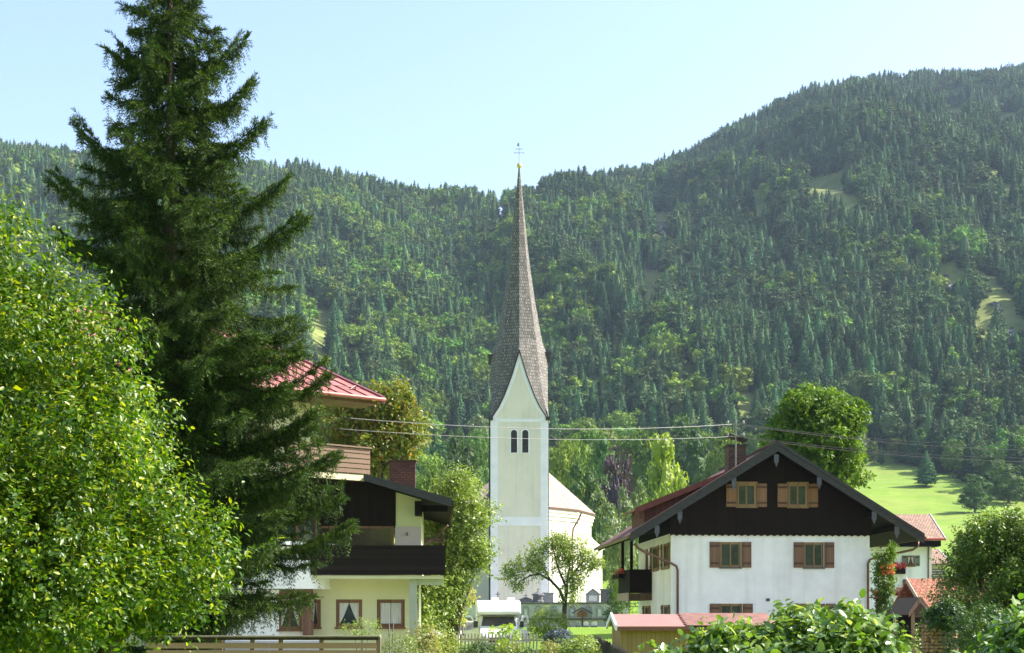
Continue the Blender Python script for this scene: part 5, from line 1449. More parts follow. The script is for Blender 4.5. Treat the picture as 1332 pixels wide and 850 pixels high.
m = MB(); m.prism([(S.x(1234), -1.2, S.z(734) + .05), (S.x(1231), 4, S.z(716) + .35), (S.x(1231), 4, S.z(716)), (S.x(1234), -1.2, S.z(734) - .2)], (.08, 0, 0)); m.build("verge_board", M_STONE_L, hd)
m = MB()
for q_ in range(4): m.box(S.x(1205), S.x(1226), -1.0, -.95, S.z(752) + q_ * .26, S.z(752) + q_ * .26 + .16)
m.box(S.x(1205), S.x(1226), -1, 0, S.z(752) - .2, S.z(752) - .02); m.build("balcony", M_RAIL, hd)
# barn with orange tiles behind the right-hand tree
S = Scr(1205, 60, hz(18, 60)); k = S.k
bo = empty("low_barn", S.base, math.radians(0), "low outbuilding with orange tiled roof behind the round green tree", "barn")
x0, x1 = S.x(1207), S.x(1420)
m = MB(); m.box(x0 + .3, x1, .5, 6, -.3, S.z(797) - .1); m.build("wall", M_DARKWOOD, bo)
ze, zr_ = S.z(799), S.z(758) + .25
for ya, yb in ((0, 3.2), (6.4, 3.2)): slope("roof", bo, (x0, ya, ze), (x1, ya, ze), (x1, yb, zr_), (x0, yb, zr_), .1, M_TILE_O)
m = MB(); m.prism([(x0, -.02, ze + .04), (x0, 3.2, zr_ + .05), (x0, 3.2, zr_ - .16), (x0, -.02, ze - .16)], (-.05, 0, 0)); m.build("verge_board", m_wood("pale_verge", (.42, .33, .25), .3), bo)
m = MB(); m.box(S.x(1240), S.x(1252), .44, .5, 0, 1.3); m.build("pale_door", M_STONE, bo)
# wood shelter and stacked firewood
S = Scr(1195, 50, hz(14.5, 50)); k = S.k
ws = empty("wood_shelter", S.base, 0, "small open wooden shelter with pinkish barge board left of the firewood", "shelter")
m = MB(); ap_x, ap_z = S.x(1194), S.z(776)
for sx, fx, fz in ((-1, 1179.5, 797), (1, 1214, 800)):
    m.prism([(ap_x, -.3, ap_z), (S.x(fx), -.3, S.z(fz)), (S.x(fx), -.3, S.z(fz) - .16), (ap_x, -.3, ap_z - .22)], (0, .05, 0))
m.build("barge_board", m_wood("pinkish_board", (.42, .24, .17), .4), ws)
m = MB()
for sx, fx, fz in ((-1, 1180.5, 797), (1, 1213, 800)): m.prism([(ap_x, -.25, ap_z - .03), (S.x(fx), -.25, S.z(fz) - .03), (S.x(fx), 2.5, S.z(fz) - .03), (ap_x, 2.5, ap_z - .03)], (0, 0, -.06))
m.build("roof", M_TILE_B, ws)
for px in (1186.5, 1209):
    for yy in (-.15, 2.2): m = MB(); m.box(S.x(px) - .05, S.x(px) + .05, yy, yy + .1, -.2, S.z(px and 796)); m.build("post", m_wood("pale_post", (.40, .25, .17), .3), ws)
m = MB(); m.box(S.x(1189), S.x(1207), 2.0, 2.05, 0, S.z(798)); m.build("back_boards", M_DARKWOOD, ws)
S = Scr(1222, 44, hz(13, 44)); k = S.k
wp_ = empty("woodpile", S.base, 0, "round stack of split firewood logs under the green tree at the right", "woodpile")
r_ = random.Random(5); R0 = 23 * k
M_LOG = m_leaf("split_log", (.30, .17, .09), (.46, .29, .16), (.22, .12, .07), transl=0, rough=.9, objvar=0)
m = MB(); n_lg = 0
zt_ = S.z(810)
z = 0
rows = int(zt_ / .105)
for j in range(rows):
    for i in range(26):
        a_ = math.pi + math.pi * (i + .5 * (j % 2) + r_.uniform(-.15, .15)) / 26
        rr = R0 + r_.uniform(-.05, .04) - .0
        c_ = Vector((rr * math.cos(a_), rr * math.sin(a_), .05 + j * .105 + r_.uniform(-.015, .015))); d_ = Vector((-math.cos(a_), -math.sin(a_), 0)); t_ = Vector((-d_.y, d_.x, 0))
        nn = r_.choice((3, 4, 4, 5)); ph = r_.random() * 6.28; q = [c_ + t_ * math.cos(ph + 6.283 * s / nn) * .062 * r_.uniform(.8, 1.15) + Vector((0, 0, math.sin(ph + 6.283 * s / nn) * .056)) for s in range(nn)]
        m.prism(q, d_ * .3)
o = m.build("stacked_logs", M_LOG, wp_)
m = MB(); m.lathe((0, 0, 0), [(R0 - .12, 0), (R0 - .12, zt_), (R0 * .5, zt_ + .25), (.05, zt_ + .35)], 20); m.build("log_core", m_noise("bark_chips", (.10, .06, .04), .6, 1.4, 8, .95), wp_)
# terracotta pots on a ledge by the farmhouse corner
for i, (px, py, lb) in enumerate(((1140, 771, "orange terracotta pot on the shelf right of the farmhouse downpipe"), (1147, 779, "lower terracotta pot below the climbing plant by the farmhouse"))):
    S = Scr(px, 69, ZC + (YH - py - 3) / F * 69 - .0)
    o = empty("flower_pot", S.base, 0, lb, "flower pot"); m = MB(); m.lathe((0, 0, -.1), [(.10, 0), (.15, .22), (.17, .24), (.17, .3), (.14, .3)], 14); m.build("pot", m_noise("terracotta", (.50, .16, .06), .85, 1.1, 5, .8), o)
    m = MB(); m.box(-.3, .3, -.2, .2, -.16, -.1); m.box(-.03, .03, -.03, .03, -2.4, -.16); m.build("shelf_stand", M_RAIL, o)
# ------------------------------------------------------------------ vegetation with real leaves
def lobe(px, py, Y, rx, ry, ryd=None, dy=0.0):
    """ellipsoid given by its outline in the photo at depth Y (radii in px, depth radius in m)"""
    c = W(px, py, Y); k = Y / F
    return (c.x, Y + dy, c.z, rx * k, (ryd if ryd is not None else (rx + ry) / 2 * k), ry * k)

def leaves_on(name, parent, lobes, nshoots, per, length, leaf, mat, seed, tmpl=LEAF4, up=0.4, out=0.8, inner=0.35, droop=0.25, back=0.5, flat=0.6, width=1.0, origin=None, gap=0.0, gscale=1.0, zmin=None):
    r = np.random.default_rng(seed)
    P, N = lobes_sample(lobes, nshoots, r, inner)
    c = np.mean([l[:3] for l in lobes], 0)
    keep = (N[:, 1] < 0.25) | (r.random(len(P)) < back)
    if gap:
        keep &= (fbm(P[:, 0] * gscale + 7, P[:, 2] * gscale + P[:, 1] * gscale * .7, seed, 3) > -gap)
    if zmin is not None: keep &= P[:, 2] > zmin
    P = P[keep]; N = N[keep]; n = len(P)
    D = norm(N * out + np.array([0, 0, up]) + r.normal(size=P.shape) * 0.45)
    Ls = length * (0.6 + 0.8 * r.random(n)) * np.where(r.random(n) < .06, 2.0 if leaf < .1 and length > .35 else 1.0, 1.0)
    side = norm(np.cross(D, r.normal(size=P.shape)))
    pp = []; dd = []; zz = []
    for i in range(per):
        t = (i + r.random(n) * 0.6) / per
        s = side if i % 2 else -side
        ro = norm(s + 0.5 * np.cross(D, s) * (1 if i % 4 < 2 else -1))
        pos = P + D * (Ls * t)[:, None] + ro * 0.02
        dr = norm(D * 0.5 + ro * 0.85 + r.normal(size=P.shape) * 0.3 + np.array([0, 0, -droop]))
        hint = norm(np.array([0, 0, flat]) + N * 0.5 + r.normal(size=P.shape) * 0.4)
        pp.append(pos); dd.append(dr); zz.append(hint)
    pos = np.concatenate(pp); dr = np.concatenate(dd); hint = np.concatenate(zz)
    ax, ay, az = frames(dr, hint)
    s = leaf * (0.4 + 1.0 * r.random(len(pos)))
    V, T = tmpl_scatter(tmpl[0], tmpl[1], pos, ax, ay, az, np.stack([s, s * width, s], -1))
    if origin is not None: V = V - np.array(origin)
    return mesh_np(name, V, T, mat, parent)

def clumps(lobes, n, s0, s1, seed, keep=None, flat=.8):
    r = np.random.default_rng(seed)
    return (keep if keep is not None else []) + clumpify(lobes, n, r, s0, s1, flat)

def plant(name, label, cat, base, lobes, nshoots, per, length, leaf, mat, seed, limbs=None, stem_r=.05, bark=None, group=None, part="foliage", **kw):
    if name in ("copper_tree", "chestnut_tree", "elder_tree", "laurel_hedge", "corner_bush"):
        sz = {"copper_tree": (.5, .9), "chestnut_tree": (.45, .95), "elder_tree": (.3, .6), "laurel_hedge": (.14, .26), "corner_bush": (.12, .2)}[name]
        big_ = [(l[0], l[1], l[2] - .14 * l[5], l[3] * .8, l[4] * .8, l[5] * .84) for l in lobes]
        lobes = clumps(big_, {"copper_tree": 60, "chestnut_tree": 75, "elder_tree": 90, "laurel_hedge": 70, "corner_bush": 14}[name], sz[0], sz[1], seed + 1) + [(l[0], l[1], l[2], l[3] * .8, l[4] * .8, l[5] * .8) for l in big_]
    base = Vector(base)
    e_ = empty(name, base, 0, label, cat, group)
    leaves_on(part, e_, lobes, nshoots, per, length, leaf, mat, seed, origin=base, **kw)
    m = MB(); r = random.Random(seed)
    if limbs is None:
        c0 = Vector((0, 0, -.1)); limbs = []
        for i, l in enumerate(lobes[:14]):
            e1 = Vector(l[:3]) - base; mid = Vector((e1.x * .3, e1.y * .3, e1.z * .45))
            limbs.append(([c0, mid, e1], [stem_r, stem_r * .7, stem_r * .2]))
    for pts, rs in limbs: m.tube(pts, rs, 7)
    m.build("stem" if cat in ("bush", "shrub", "hedge") else "trunk", bark or BARK, e_, smooth=True)
    return e_

L_HAZEL = m_leaf("hornbeam_leaf", (0.028, 0.085, 0.005), (0.10, 0.19, 0.008), (0.36, 0.40, 0.02), transl=0.36, rough=0.4, objvar=0, spec=0.4, clump=1.1)
L_HEDGE = m_leaf("laurel_leaf", (0.06, 0.14, 0.02), (0.17, 0.27, 0.055), (0.42, 0.48, 0.22), transl=0.3, rough=0.25, objvar=0.1, spec=0.7)  # palest leaf tint stands for sun and sky highlights, painted in
L_WILLOW = m_leaf("willow_leaf", (0.12, 0.19, 0.035), (0.22, 0.29, 0.06), (0.34, 0.38, 0.12), transl=0.32, rough=0.45, objvar=0, spec=0.4)
L_APPLE = m_leaf("apple_leaf", (0.13, 0.19, 0.035), (0.26, 0.32, 0.06), (0.32, 0.34, 0.09), transl=0.32, rough=0.45, objvar=0, spec=0.4)
L_CHEST = m_leaf("chestnut_leaf", (0.055, 0.125, 0.014), (0.12, 0.21, 0.022), (0.20, 0.29, 0.03), transl=0.32, rough=0.55, objvar=0, spec=0.2, clump=.5)
L_COPPER = m_leaf("turning_leaf", (0.08, 0.13, 0.02), (0.19, 0.21, 0.03), (0.33, 0.19, 0.04), transl=0.35, rough=0.4, objvar=0, spec=0.4)
L_LIME = m_leaf("lime_leaf", (0.18, 0.30, 0.02), (0.32, 0.42, 0.03), (0.42, 0.46, 0.04), transl=0.4, rough=0.45, objvar=0, spec=0.3)
L_BUSH = m_leaf("bush_leaf", (0.11, 0.17, 0.03), (0.22, 0.27, 0.06), (0.36, 0.36, 0.15), transl=0.32, rough=0.4, objvar=.12, spec=0.5)
L_DKBUSH = m_leaf("yew_leaf", (0.03, 0.07, 0.02), (0.06, 0.11, 0.03), (0.10, 0.16, 0.05), transl=0.2, rough=0.5, objvar=.1, spec=0.3)
L_STRAW = m_leaf("dry_grass_leaf", (0.16, 0.19, 0.06), (0.30, 0.28, 0.11), (0.42, 0.36, 0.18), transl=0.3, rough=0.6, objvar=.1, spec=0.2)
L_BLUE = m_leaf("blue_flower", (0.03, 0.05, 0.08), (0.08, 0.11, 0.18), (0.28, 0.31, 0.4), transl=0.2, rough=0.5, objvar=.0, spec=0.3)
L_ORANGE = m_leaf("orange_flower", (0.60, 0.12, 0.03), (0.75, 0.20, 0.04), transl=0.2, rough=0.5, objvar=.0, tc=(1.2, .8, .6))
L_RIGHT = m_leaf("elder_leaf", (0.07, 0.13, 0.02), (0.14, 0.20, 0.03), (0.22, 0.26, 0.05), transl=0.3, rough=0.4, objvar=0, spec=0.4)

# big hornbeam at the left edge
HB = [lobe(40, 640, 16, 190, 250, 2.2), lobe(70, 470, 16, 130, 150, 1.6), lobe(-60, 450, 16.5, 160, 180, 1.8), lobe(10, 380, 16, 80, 100, 1.2), lobe(150, 520, 15.6, 90, 110, 1.2), lobe(190, 640, 15.3, 105, 110, 1.1),
      lobe(215, 740, 15.4, 85, 90, 1.0), lobe(130, 750, 15.0, 110, 110, 1.1), lobe(40, 780, 14.8, 120, 110, 1.2), lobe(120, 430, 16, 55, 55, .8), lobe(-10, 560, 14.6, 110, 110, 1.0), lobe(70, 650, 14.4, 90, 90, .8), lobe(195, 500, 15.8, 40, 55, .6), lobe(40, 320, 16.2, 45, 45, .6)]
base = Vector((-5.6, 16.4, 0))
HB = [(l[0] - .62, l[1], l[2] - .08, l[3] * .9, l[4] * .9, l[5] * .93) for l in HB]
HBC = clumps(HB, 105, .26, .66, 1)
core = [(l[0], l[1], l[2], l[3] * .78, l[4] * .78, l[5] * .78) for l in HB]
ht = plant("hornbeam_tree", "big bright green leafy tree filling the lower left corner", "tree", base, HBC, 19000, 13, .36, .064, L_HAZEL, 101, stem_r=.16, part="crown", tmpl=LEAF7, inner=.5, gap=.9, back=.5, up=.5)
leaves_on("inner_foliage", ht, core, 2600, 10, .4, .10, L_HAZEL, 102, origin=base, tmpl=LEAF4, inner=.25, back=.5)

# the tall spruce
SPR = m_leaf("spruce_needles", (0.018, 0.042, 0.012), (0.046, 0.085, 0.016), (0.16, 0.21, 0.03), transl=0.15, rough=0.6, objvar=0, spec=0.15)  # lightest needle tint paints warm sunlit tips into the colour
SY = 32.0
sb = Vector(((222 - CX) / F * SY, SY, 0)); ks = SY / F
spr = empty("spruce_tree", sb, 0, "very tall dark spruce with drooping branches in front of the chalet", "tree")
Htop = ZC + (YH + 70) * ks
m = MB(); m.tube([(0, 0, -.2), (0.05, 0, 5), (0, 0, 10), (0, 0, Htop + .5)], [.34, .27, .17, .02], 10); m.build("trunk", BARK, spr, smooth=True)
RR = [(-70, 15), (0, 52), (60, 84), (110, 98), (150, 105), (200, 118), (240, 128), (280, 172), (330, 172), (400, 176), (470, 195), (500, 205), (560, 205), (600, 225), (650, 225), (700, 232), (740, 180), (790, 120), (830, 60)]
LL = [(-70, 20), (0, 66), (60, 72), (110, 85), (150, 118), (200, 132), (250, 152), (300, 150), (400, 130), (500, 130), (600, 110), (700, 90), (830, 60)]
rs = np.random.default_rng(12)
tw_p, tw_d, tw_l = [], [], []
bm_ = MB()
nbr = 0
zlev = 0.9
def twigs(pts, n_t, ln, hang):
    """short twigs along a branch polyline"""
    pts = np.array(pts); seg = np.diff(pts, axis=0)
    for q in range(n_t):
        t = (q + rs.random()) / n_t; t = 0.10 + 0.90 * t; f_ = min(t * (len(pts) - 1), len(pts) - 1.001); i = int(f_)
        p = pts[i] + seg[i] * (f_ - i); d = seg[i] / np.linalg.norm(seg[i])
        side = np.cross(d, [0, 0, 1.0]); side /= max(np.linalg.norm(side), 1e-6)
        s = 1 if q % 2 else -1
        L = ln * (0.5 + 0.8 * rs.random()) * (1 - .55 * t)
        if rs.random() < hang * (1 - .6 * t): dd = d * .2 + side * s * .3 * rs.random() + np.array([0, 0, -1.0])
        else: dd = d * .65 + side * s * (.6 + .3 * rs.random()) + np.array([0, 0, .15 - .4 * (1 - t) * rs.random()])
        dd += rs.normal(size=3) * .12; dd /= np.linalg.norm(dd)
        tw_p.append(p); tw_d.append(dd); tw_l.append(L)
while zlev < Htop:
    py = YH - (zlev - ZC) / ks
    k_ = 7 if zlev < 9 else 6 if zlev < 12 else 5
    ph = rs.random() * 6.28
    for b_ in range(k_):
        a_ = ph + 6.283 * (b_ + .4 * rs.random()) / k_
        cx, sy = math.cos(a_), math.sin(a_)
        rR = np.interp(py, [p[0] for p in RR], [p[1] for p in RR]) * ks * .90; rL = np.interp(py, [p[0] for p in LL], [p[1] for p in LL]) * ks * .92
        wR = (cx + 1) / 2; R = (rR * wR + rL * (1 - wR))
        R = R * (.60 + .46 * rs.random())
        if R < .15: continue
        # droop then upturned tip
        dr = .22 * R + .1 * rs.random(); up_ = .26 * R
        pts = [(cx * R * t, sy * R * t, zlev + .10 * R * math.sin(t * 1.6) - .62 * R * t ** 1.5 + .34 * R * t ** 4) for t in np.linspace(0.03, 1, 7)]
        bm_.tube(pts, [.012 + .012 * R * (1 - t) for t in np.linspace(0, 1, 7)], 4)
        twigs(pts, int(14 + R * 26), .40 + .12 * R, .62)
        nbr += 1
    zlev += .30 + .08 * rs.random()
# long branches that reach out at the right as in the photo: tip px, tip py, start py
for tx, ty, sy0, dy in ((392, 452, 470, -1.2), (352, 468, 480, -1.6), (330, 440, 455, -1.9), (372, 505, 520, -1.4), (300, 400, 420, -2.0), (410, 560, 575, -1.0), (395, 620, 630, -1.4), (360, 690, 690, -1.8), (425, 478, 520, -.6), (440, 585, 610, -.5), (446, 640, 655, .4), (461, 688, 705, -.4), (396, 287, 320, -.3), (372, 238, 268, .2), (340, 165, 195, -.3), (335, 108, 140, .1), (96, 158, 215, .2), (72, 232, 280, -.3), (84, 300, 330, -.5), (392, 430, 455, .4), (405, 545, 560, -.8), (318, 58, 90, 0), (147, 60, 80, 0), (400, 770, 760, .3), (352, 780, 765, -1.0), (310, 790, 780, -1.2)):
    for rep in range(3):
        T_ = W(tx + rs.normal() * 5, ty + rs.normal() * 8, SY + dy + rep * .25) - sb; z0 = ZC + (YH - sy0 + rs.normal() * 6) * ks
        pts = []
        for t in np.linspace(.02, 1, 9):
            x, y = T_.x * t, (T_.y) * t; z = z0 + (T_.z - z0) * t ** 2.2 - .11 * abs(T_.x) * math.sin(math.pi * t)
            pts.append((x, y, z))
        bm_.tube(pts, [.035 - .028 * t for t in np.linspace(0, 1, 9)], 4)
        twigs(pts, int(abs(T_.x) * 34), .72, .62)
bm_.build("branches", m_noise("dark_branch", (.022, .018, .014), .6, 1.3, 8, .95), spr)
tw_p = np.array(tw_p); tw_d = np.array(tw_d); tw_l = np.array(tw_l)
# each twig: a drooping brush of needle tufts, with side sprigs
pos, dr, ln = [], [], []
n_ = len(tw_p)
for q in range(8):
    t = (q + .3) / 8
    sag = np.array([0, 0, -1.0]) * (t * t * tw_l * .35)[:, None]
    pc = tw_p + tw_d * (tw_l * t)[:, None] + sag
    for s in range(5):
        rv = norm(np.cross(tw_d, rs.normal(size=tw_d.shape)))
        pos.append(pc); dr.append(norm(tw_d * .9 + rv * .75)); ln.append(.108 * (.7 + .6 * rs.random(n_)) * (1.15 - .4 * t))
pos = np.concatenate(pos); dr = np.concatenate(dr); ln = np.concatenate(ln)
ax, ay, az = frames(dr, rs.normal(size=dr.shape) + np.array([0, 0, .5]))
NT_ = (np.array([[0, 0, 0], [.35, .075, .0], [1, 0, 0], [.35, -.075, 0]]), np.array([[0, 2, 1], [0, 3, 2]]))
V, T = tmpl_scatter(NT_[0], NT_[1], pos, ax, ay, az, ln)
mesh_np("needles", V, T, SPR, spr)
print("spruce twigs", n_, "faces", len(T))

# light tall tree between chalet and church
def G(px, Y): return on_ground(px, Y)
WL = [lobe(600, 700, 64, 36, 70, 1.4), lobe(588, 655, 64, 24, 45, 1), lobe(612, 650, 64, 22, 38, 1), lobe(617, 690, 64, 20, 45, 1), lobe(577, 730, 64, 26, 50, 1), lobe(592, 775, 64, 26, 36, 1.0), lobe(566, 780, 63, 26, 40, 1.), lobe(560, 700, 65, 16, 40, .8), lobe(634, 668, 64, 8, 16, .5), lobe(633, 722, 64, 9, 14, .5), lobe(600, 625, 64, 9, 16, .5)]
plant("willow_tree", "tall light green small leaved tree between the chalet and the church tower", "tree", G(588, 64), [(l[0] - .3, l[1], l[2] - .15, l[3] * .72, l[4] * .8, l[5] * .82) for l in WL] + clumps([(l[0] - .3, l[1], l[2] - .15, l[3] * .75, l[4], l[5] * .88) for l in WL], 60, .25, .5, 2), 5200, 9, .55, .15, L_WILLOW, 111, stem_r=.12, part="crown", inner=.6, gap=.45, gscale=.8, up=.8)
plant("yellowing_shrub", "yellow green shrub with orange berries under the tall light tree", "shrub", G(600, 67), [lobe(596, 796, 67, 16, 14, .6), lobe(604, 780, 67, 10, 12, .5)], 500, 8, .35, .15, m_leaf("yellowing_leaf", (.25, .28, .03), (.45, .42, .05), (.6, .25, .04), transl=.35, objvar=0), 112, gap=.3)
# turning tree behind the chalet
plant("copper_tree", "yellow and coppery green tree behind the terrace railing of the chalet", "tree", G(470, 78), [lobe(470, 560, 78, 50, 48, 1.8), lobe(500, 530, 78, 24, 26, 1.2), lobe(520, 560, 78, 17, 24, 1), lobe(440, 540, 78, 30, 40, 1.2), lobe(505, 590, 78, 26, 28, 1.2), lobe(425, 590, 78, 30, 40, 1.2), lobe(530, 550, 78, 8, 10, .4)], 3600, 9, .6, .22, L_COPPER, 113, stem_r=.16, part="crown", gap=.45, gscale=.6)
# apple tree with open limbs
AB = G(734, 95); ka = 95 / F
def ap(px, py, dy=0): v = W(px, py, 95 + dy) - AB; return v
limbs = [([ap(734, 838), ap(734, 800), ap(735, 783)], [.20, .17, .16]),
         ([ap(735, 785), ap(728, 768, .2), ap(716, 755, .3), ap(702, 747, .3), ap(690, 749, 0), ap(676, 757, -.2), ap(668, 766, -.3)], [.13, .11, .09, .07, .05, .035, .02]),
         ([ap(716, 755, .3), ap(708, 740, 0), ap(697, 735, -.2), ap(688, 728, -.3)], [.07, .05, .035, .02]),
         ([ap(735, 785), ap(737, 765, -.4), ap(728, 745, -.6), ap(722, 725, -.5), ap(718, 708, -.3)], [.12, .09, .07, .04, .02]),
         ([ap(736, 780), ap(738, 758, .4), ap(748, 743, .7), ap(758, 732, .8), ap(764, 722, .8)], [.11, .09, .07, .05, .02]),
         ([ap(737, 758, .2), ap(741, 738, .2), ap(741, 720, 0), ap(740, 708, 0)], [.08, .05, .04, .02]),
         ([ap(748, 743, .7), ap(760, 741, .6), ap(770, 735, .3)], [.06, .04, .02]), ([ap(702, 747), ap(690, 742, .3), ap(672, 745, .5), ap(660, 751, .6)], [.05, .04, .03, .015])]
ALB = [lobe(716, 716, 95, 26, 14, 1.2), lobe(690, 730, 95, 22, 13, 1), lobe(668, 742, 95, 15, 9, .8), lobe(744, 716, 95, 22, 14, 1.1), lobe(764, 730, 95, 16, 12, .9), lobe(776, 737, 95, 7, 8, .5), lobe(705, 742, 95, 16, 8, .8), lobe(738, 735, 95, 18, 12, .9), lobe(748, 756, 95, 15, 12, .8), lobe(742, 775, 95, 14, 12, .7), lobe(660, 752, 95, 8, 6, .5), lobe(673, 760, 95, 9, 6, .5), lobe(727, 704, 95, 14, 8, .7)]
plant("apple_tree", "old apple tree with dark spreading limbs standing before the church wall", "tree", AB, ALB, 2200, 8, .45, .16, L_APPLE, 114, limbs=limbs, part="crown", bark=m_noise("dark_bark", (.045, .035, .028), .6, 1.4, 6, .95, .5, 20), inner=.9, gap=.22, gscale=1.2, up=.6)
# chestnut behind the farmhouse
plant("chestnut_tree", "large bright green tree rising behind the farmhouse roof", "tree", G(1064, 100), [lobe(1064, 580, 100, 50, 62, 3), lobe(1050, 540, 100, 36, 32, 2), lobe(1085, 540, 100, 30, 28, 2), lobe(1095, 575, 100, 28, 36, 2), lobe(1030, 570, 100, 26, 36, 2), lobe(1098, 615, 100, 22, 28, 1.6), lobe(1070, 520, 100, 24, 14, 1.2), lobe(1112, 555, 100, 12, 14, .8)], 4600, 9, .5, .30, L_CHEST, 115, stem_r=.3, part="crown", gap=.4, gscale=.5, inner=.3)
# round tree at the right edge
plant("elder_tree", "round green tree at the right edge in front of the orange roofed barn", "tree", G(1315, 46), [(x_, y_, z_ - .50, a_ * .95, b_, c_ * .95) for x_, y_, z_, a_, b_, c_ in [lobe(1300, 735, 46, 56, 54, 1.8), lobe(1268, 752, 46, 38, 40, 1.2), lobe(1330, 700, 46, 50, 46, 1.4), lobe(1300, 680, 46, 44, 26, 1), lobe(1248, 800, 45, 26, 30, .8), lobe(1335, 750, 46, 40, 40, 1.2), lobe(1275, 712, 46, 28, 26, .8), lobe(1312, 676, 46, 20, 14, .5), lobe(1226, 806, 45, 12, 16, .5)]], 9500, 10, .5, .12, L_RIGHT, 116, stem_r=.13, part="crown", gap=.40, gscale=1.0, inner=.45, up=.6)
# near hedge and corner hedge
plant("laurel_hedge", "large glossy leaved bush in the foreground below the farmhouse", "hedge", G(1000, 18), [lobe(1080, 858, 18, 86, 44, .8), lobe(980, 868, 18, 92, 40, .8), lobe(1050, 838, 18.3, 50, 20, .5), lobe(1105, 836, 18, 40, 26, .5), lobe(890, 892, 18, 54, 42, .6), lobe(1145, 870, 18, 26, 28, .4), lobe(945, 850, 18.2, 30, 16, .4), lobe(1000, 920, 18, 160, 50, .9)], 3600, 9, .26, .125, L_HEDGE, 117, stem_r=.03, tmpl=LEAF7, width=1.15, inner=.35, gap=.6, gscale=2.0)
plant("corner_bush", "light green glossy bush in the bottom right corner", "bush", G(1330, 15.5), [lobe(1345, 855, 15.5, 54, 42, .6), lobe(1312, 868, 15.5, 32, 38, .4), lobe(1350, 835, 15.5, 34, 24, .4)], 620, 9, .24, .12, L_HEDGE, 118, stem_r=.03, tmpl=LEAF7, width=1.1, inner=.3)
# climbing plant and shrubs by the farmhouse corner
cp = plant("climbing_plant", "climber with orange red trumpet flowers beside the farmhouse corner", "plant", G(1153, 69), [lobe(1149, 728, 69, 8, 16, .4), lobe(1149, 757, 69, 9, 20, .4), lobe(1155, 716, 69, 8, 6, .3), lobe(1154, 790, 69, 12, 24, .4)], 1100, 7, .3, .15, L_CHEST, 119, gap=.3)
flowers("trumpet_flowers", cp, -.35, .25, -.45, W(1147, 745, 69).z - cp.location.z, 70, 9, .5, .12, mat=L_ORANGE, size=.11)
for i, (px, py, rx, ry, Y, L_, lf, lb, mt, cnt) in enumerate((
    (1162, 806, 16, 16, 60, .25, .10, "dark green shrub between the farmhouse corner and the wood shelter", L_DKBUSH, 500),
    (1180, 832, 12, 18, 56, .3, .09, "grey green bush just left of the firewood stack", L_BUSH, 460),
    (1232, 800, 22, 14, 43.2, .2, .10, "dark leafy bush growing over the firewood stack", L_DKBUSH, 700),
    (1280, 826, 46, 34, 42, .3, .10, "dark bush in the shade under the round right-hand tree", L_DKBUSH, 800),
    (552, 842, 18, 24, 50, .3, .10, "straw coloured tall plants at the foot of the chalet column", L_STRAW, 500),
    (578, 848, 20, 18, 58, .3, .10, "yellow green bush right of the chalet column", L_BUSH, 500),
    (622, 856, 24, 18, 55, .2, .07, "dense dark clipped bush below the white motorhome", L_DKBUSH, 900),
    (662, 860, 22, 20, 55, .3, .10, "leafy green bush in front of the motorhome bonnet", L_BUSH, 560),
    (686, 860, 10, 16, 54, .2, .07, "small bluish green bush at the left end of the open picket fence", L_DKBUSH, 260),
    (713, 808, 22, 14, 70, .3, .11, "bright round shrub left of the apple tree stem", L_WILLOW, 520),
    (716, 856, 12, 14, 52, .3, .09, "straw coloured dry plants behind the picket fence", L_STRAW, 360),
    (754, 854, 26, 20, 50, .3, .10, "bright leafy bush at the bottom between the picket fences", L_BUSH, 700),
    (785, 852, 13, 10, 52, .3, .09, "pale flowering bush beside the dark picket fence", L_BUSH, 320),
    (800, 786, 10, 22, 90, .3, .13, "dark shrub under the farmhouse balcony", L_DKBUSH, 300),
    (818, 770, 18, 20, 88, .3, .13, "leafy green shrub behind the farmhouse balcony", L_CHEST, 300),
    (1160, 835, 20, 20, 50, .3, .10, "low green bush behind the right end of the big foreground bush", L_CHEST, 260),
    (470, 818, 24, 8, 40, .16, .05, "pale green garden plant peeping over the board fence", L_WILLOW, 150),
    (520, 842, 22, 14, 46, .2, .07, "low weeds along the chalet wall right of the board fence", L_BUSH, 240))):
    plant("garden_bush" if "plant" not in lb else "garden_plant", lb, "bush" if "plant" not in lb else "plant", G(px, Y), [lobe(px, py, Y, rx, ry, rx * Y / F * .8), lobe(px - rx * .4, py + ry * .5, Y, rx * .7, ry * .7), lobe(px + rx * .4, py + ry * .5, Y - .2, rx * .7, ry * .7), lobe(px + rx * .1, py - ry * .35, Y, rx * .55, ry * .7)],
          cnt, 8, L_, lf, mt, 200 + i, stem_r=.025, gap=.35, gscale=1.6, inner=.4)
plant("lime_shrub", "feathery lime yellow shrub in front of the motorhome windscreen", "shrub", G(655, 58), [lobe(650, 821, 58, 13, 4, .4), lobe(660, 819, 58, 8, 4, .4), lobe(673, 826, 58, 4, 6, .3), lobe(655, 840, 58, 12, 8, .5)], 240, 8, .12, .09, L_LIME, 240, stem_r=.02, gap=.1, inner=.8)
bf = plant("blue_flower_bush", "bush with blue flowers at the foot of the apple tree", "bush", G(730, 66), [lobe(728, 830, 66, 14, 8, .6), lobe(716, 834, 66, 8, 6, .4)], 380, 8, .22, .10, L_BLUE, 241, stem_r=.02, part="blossom")

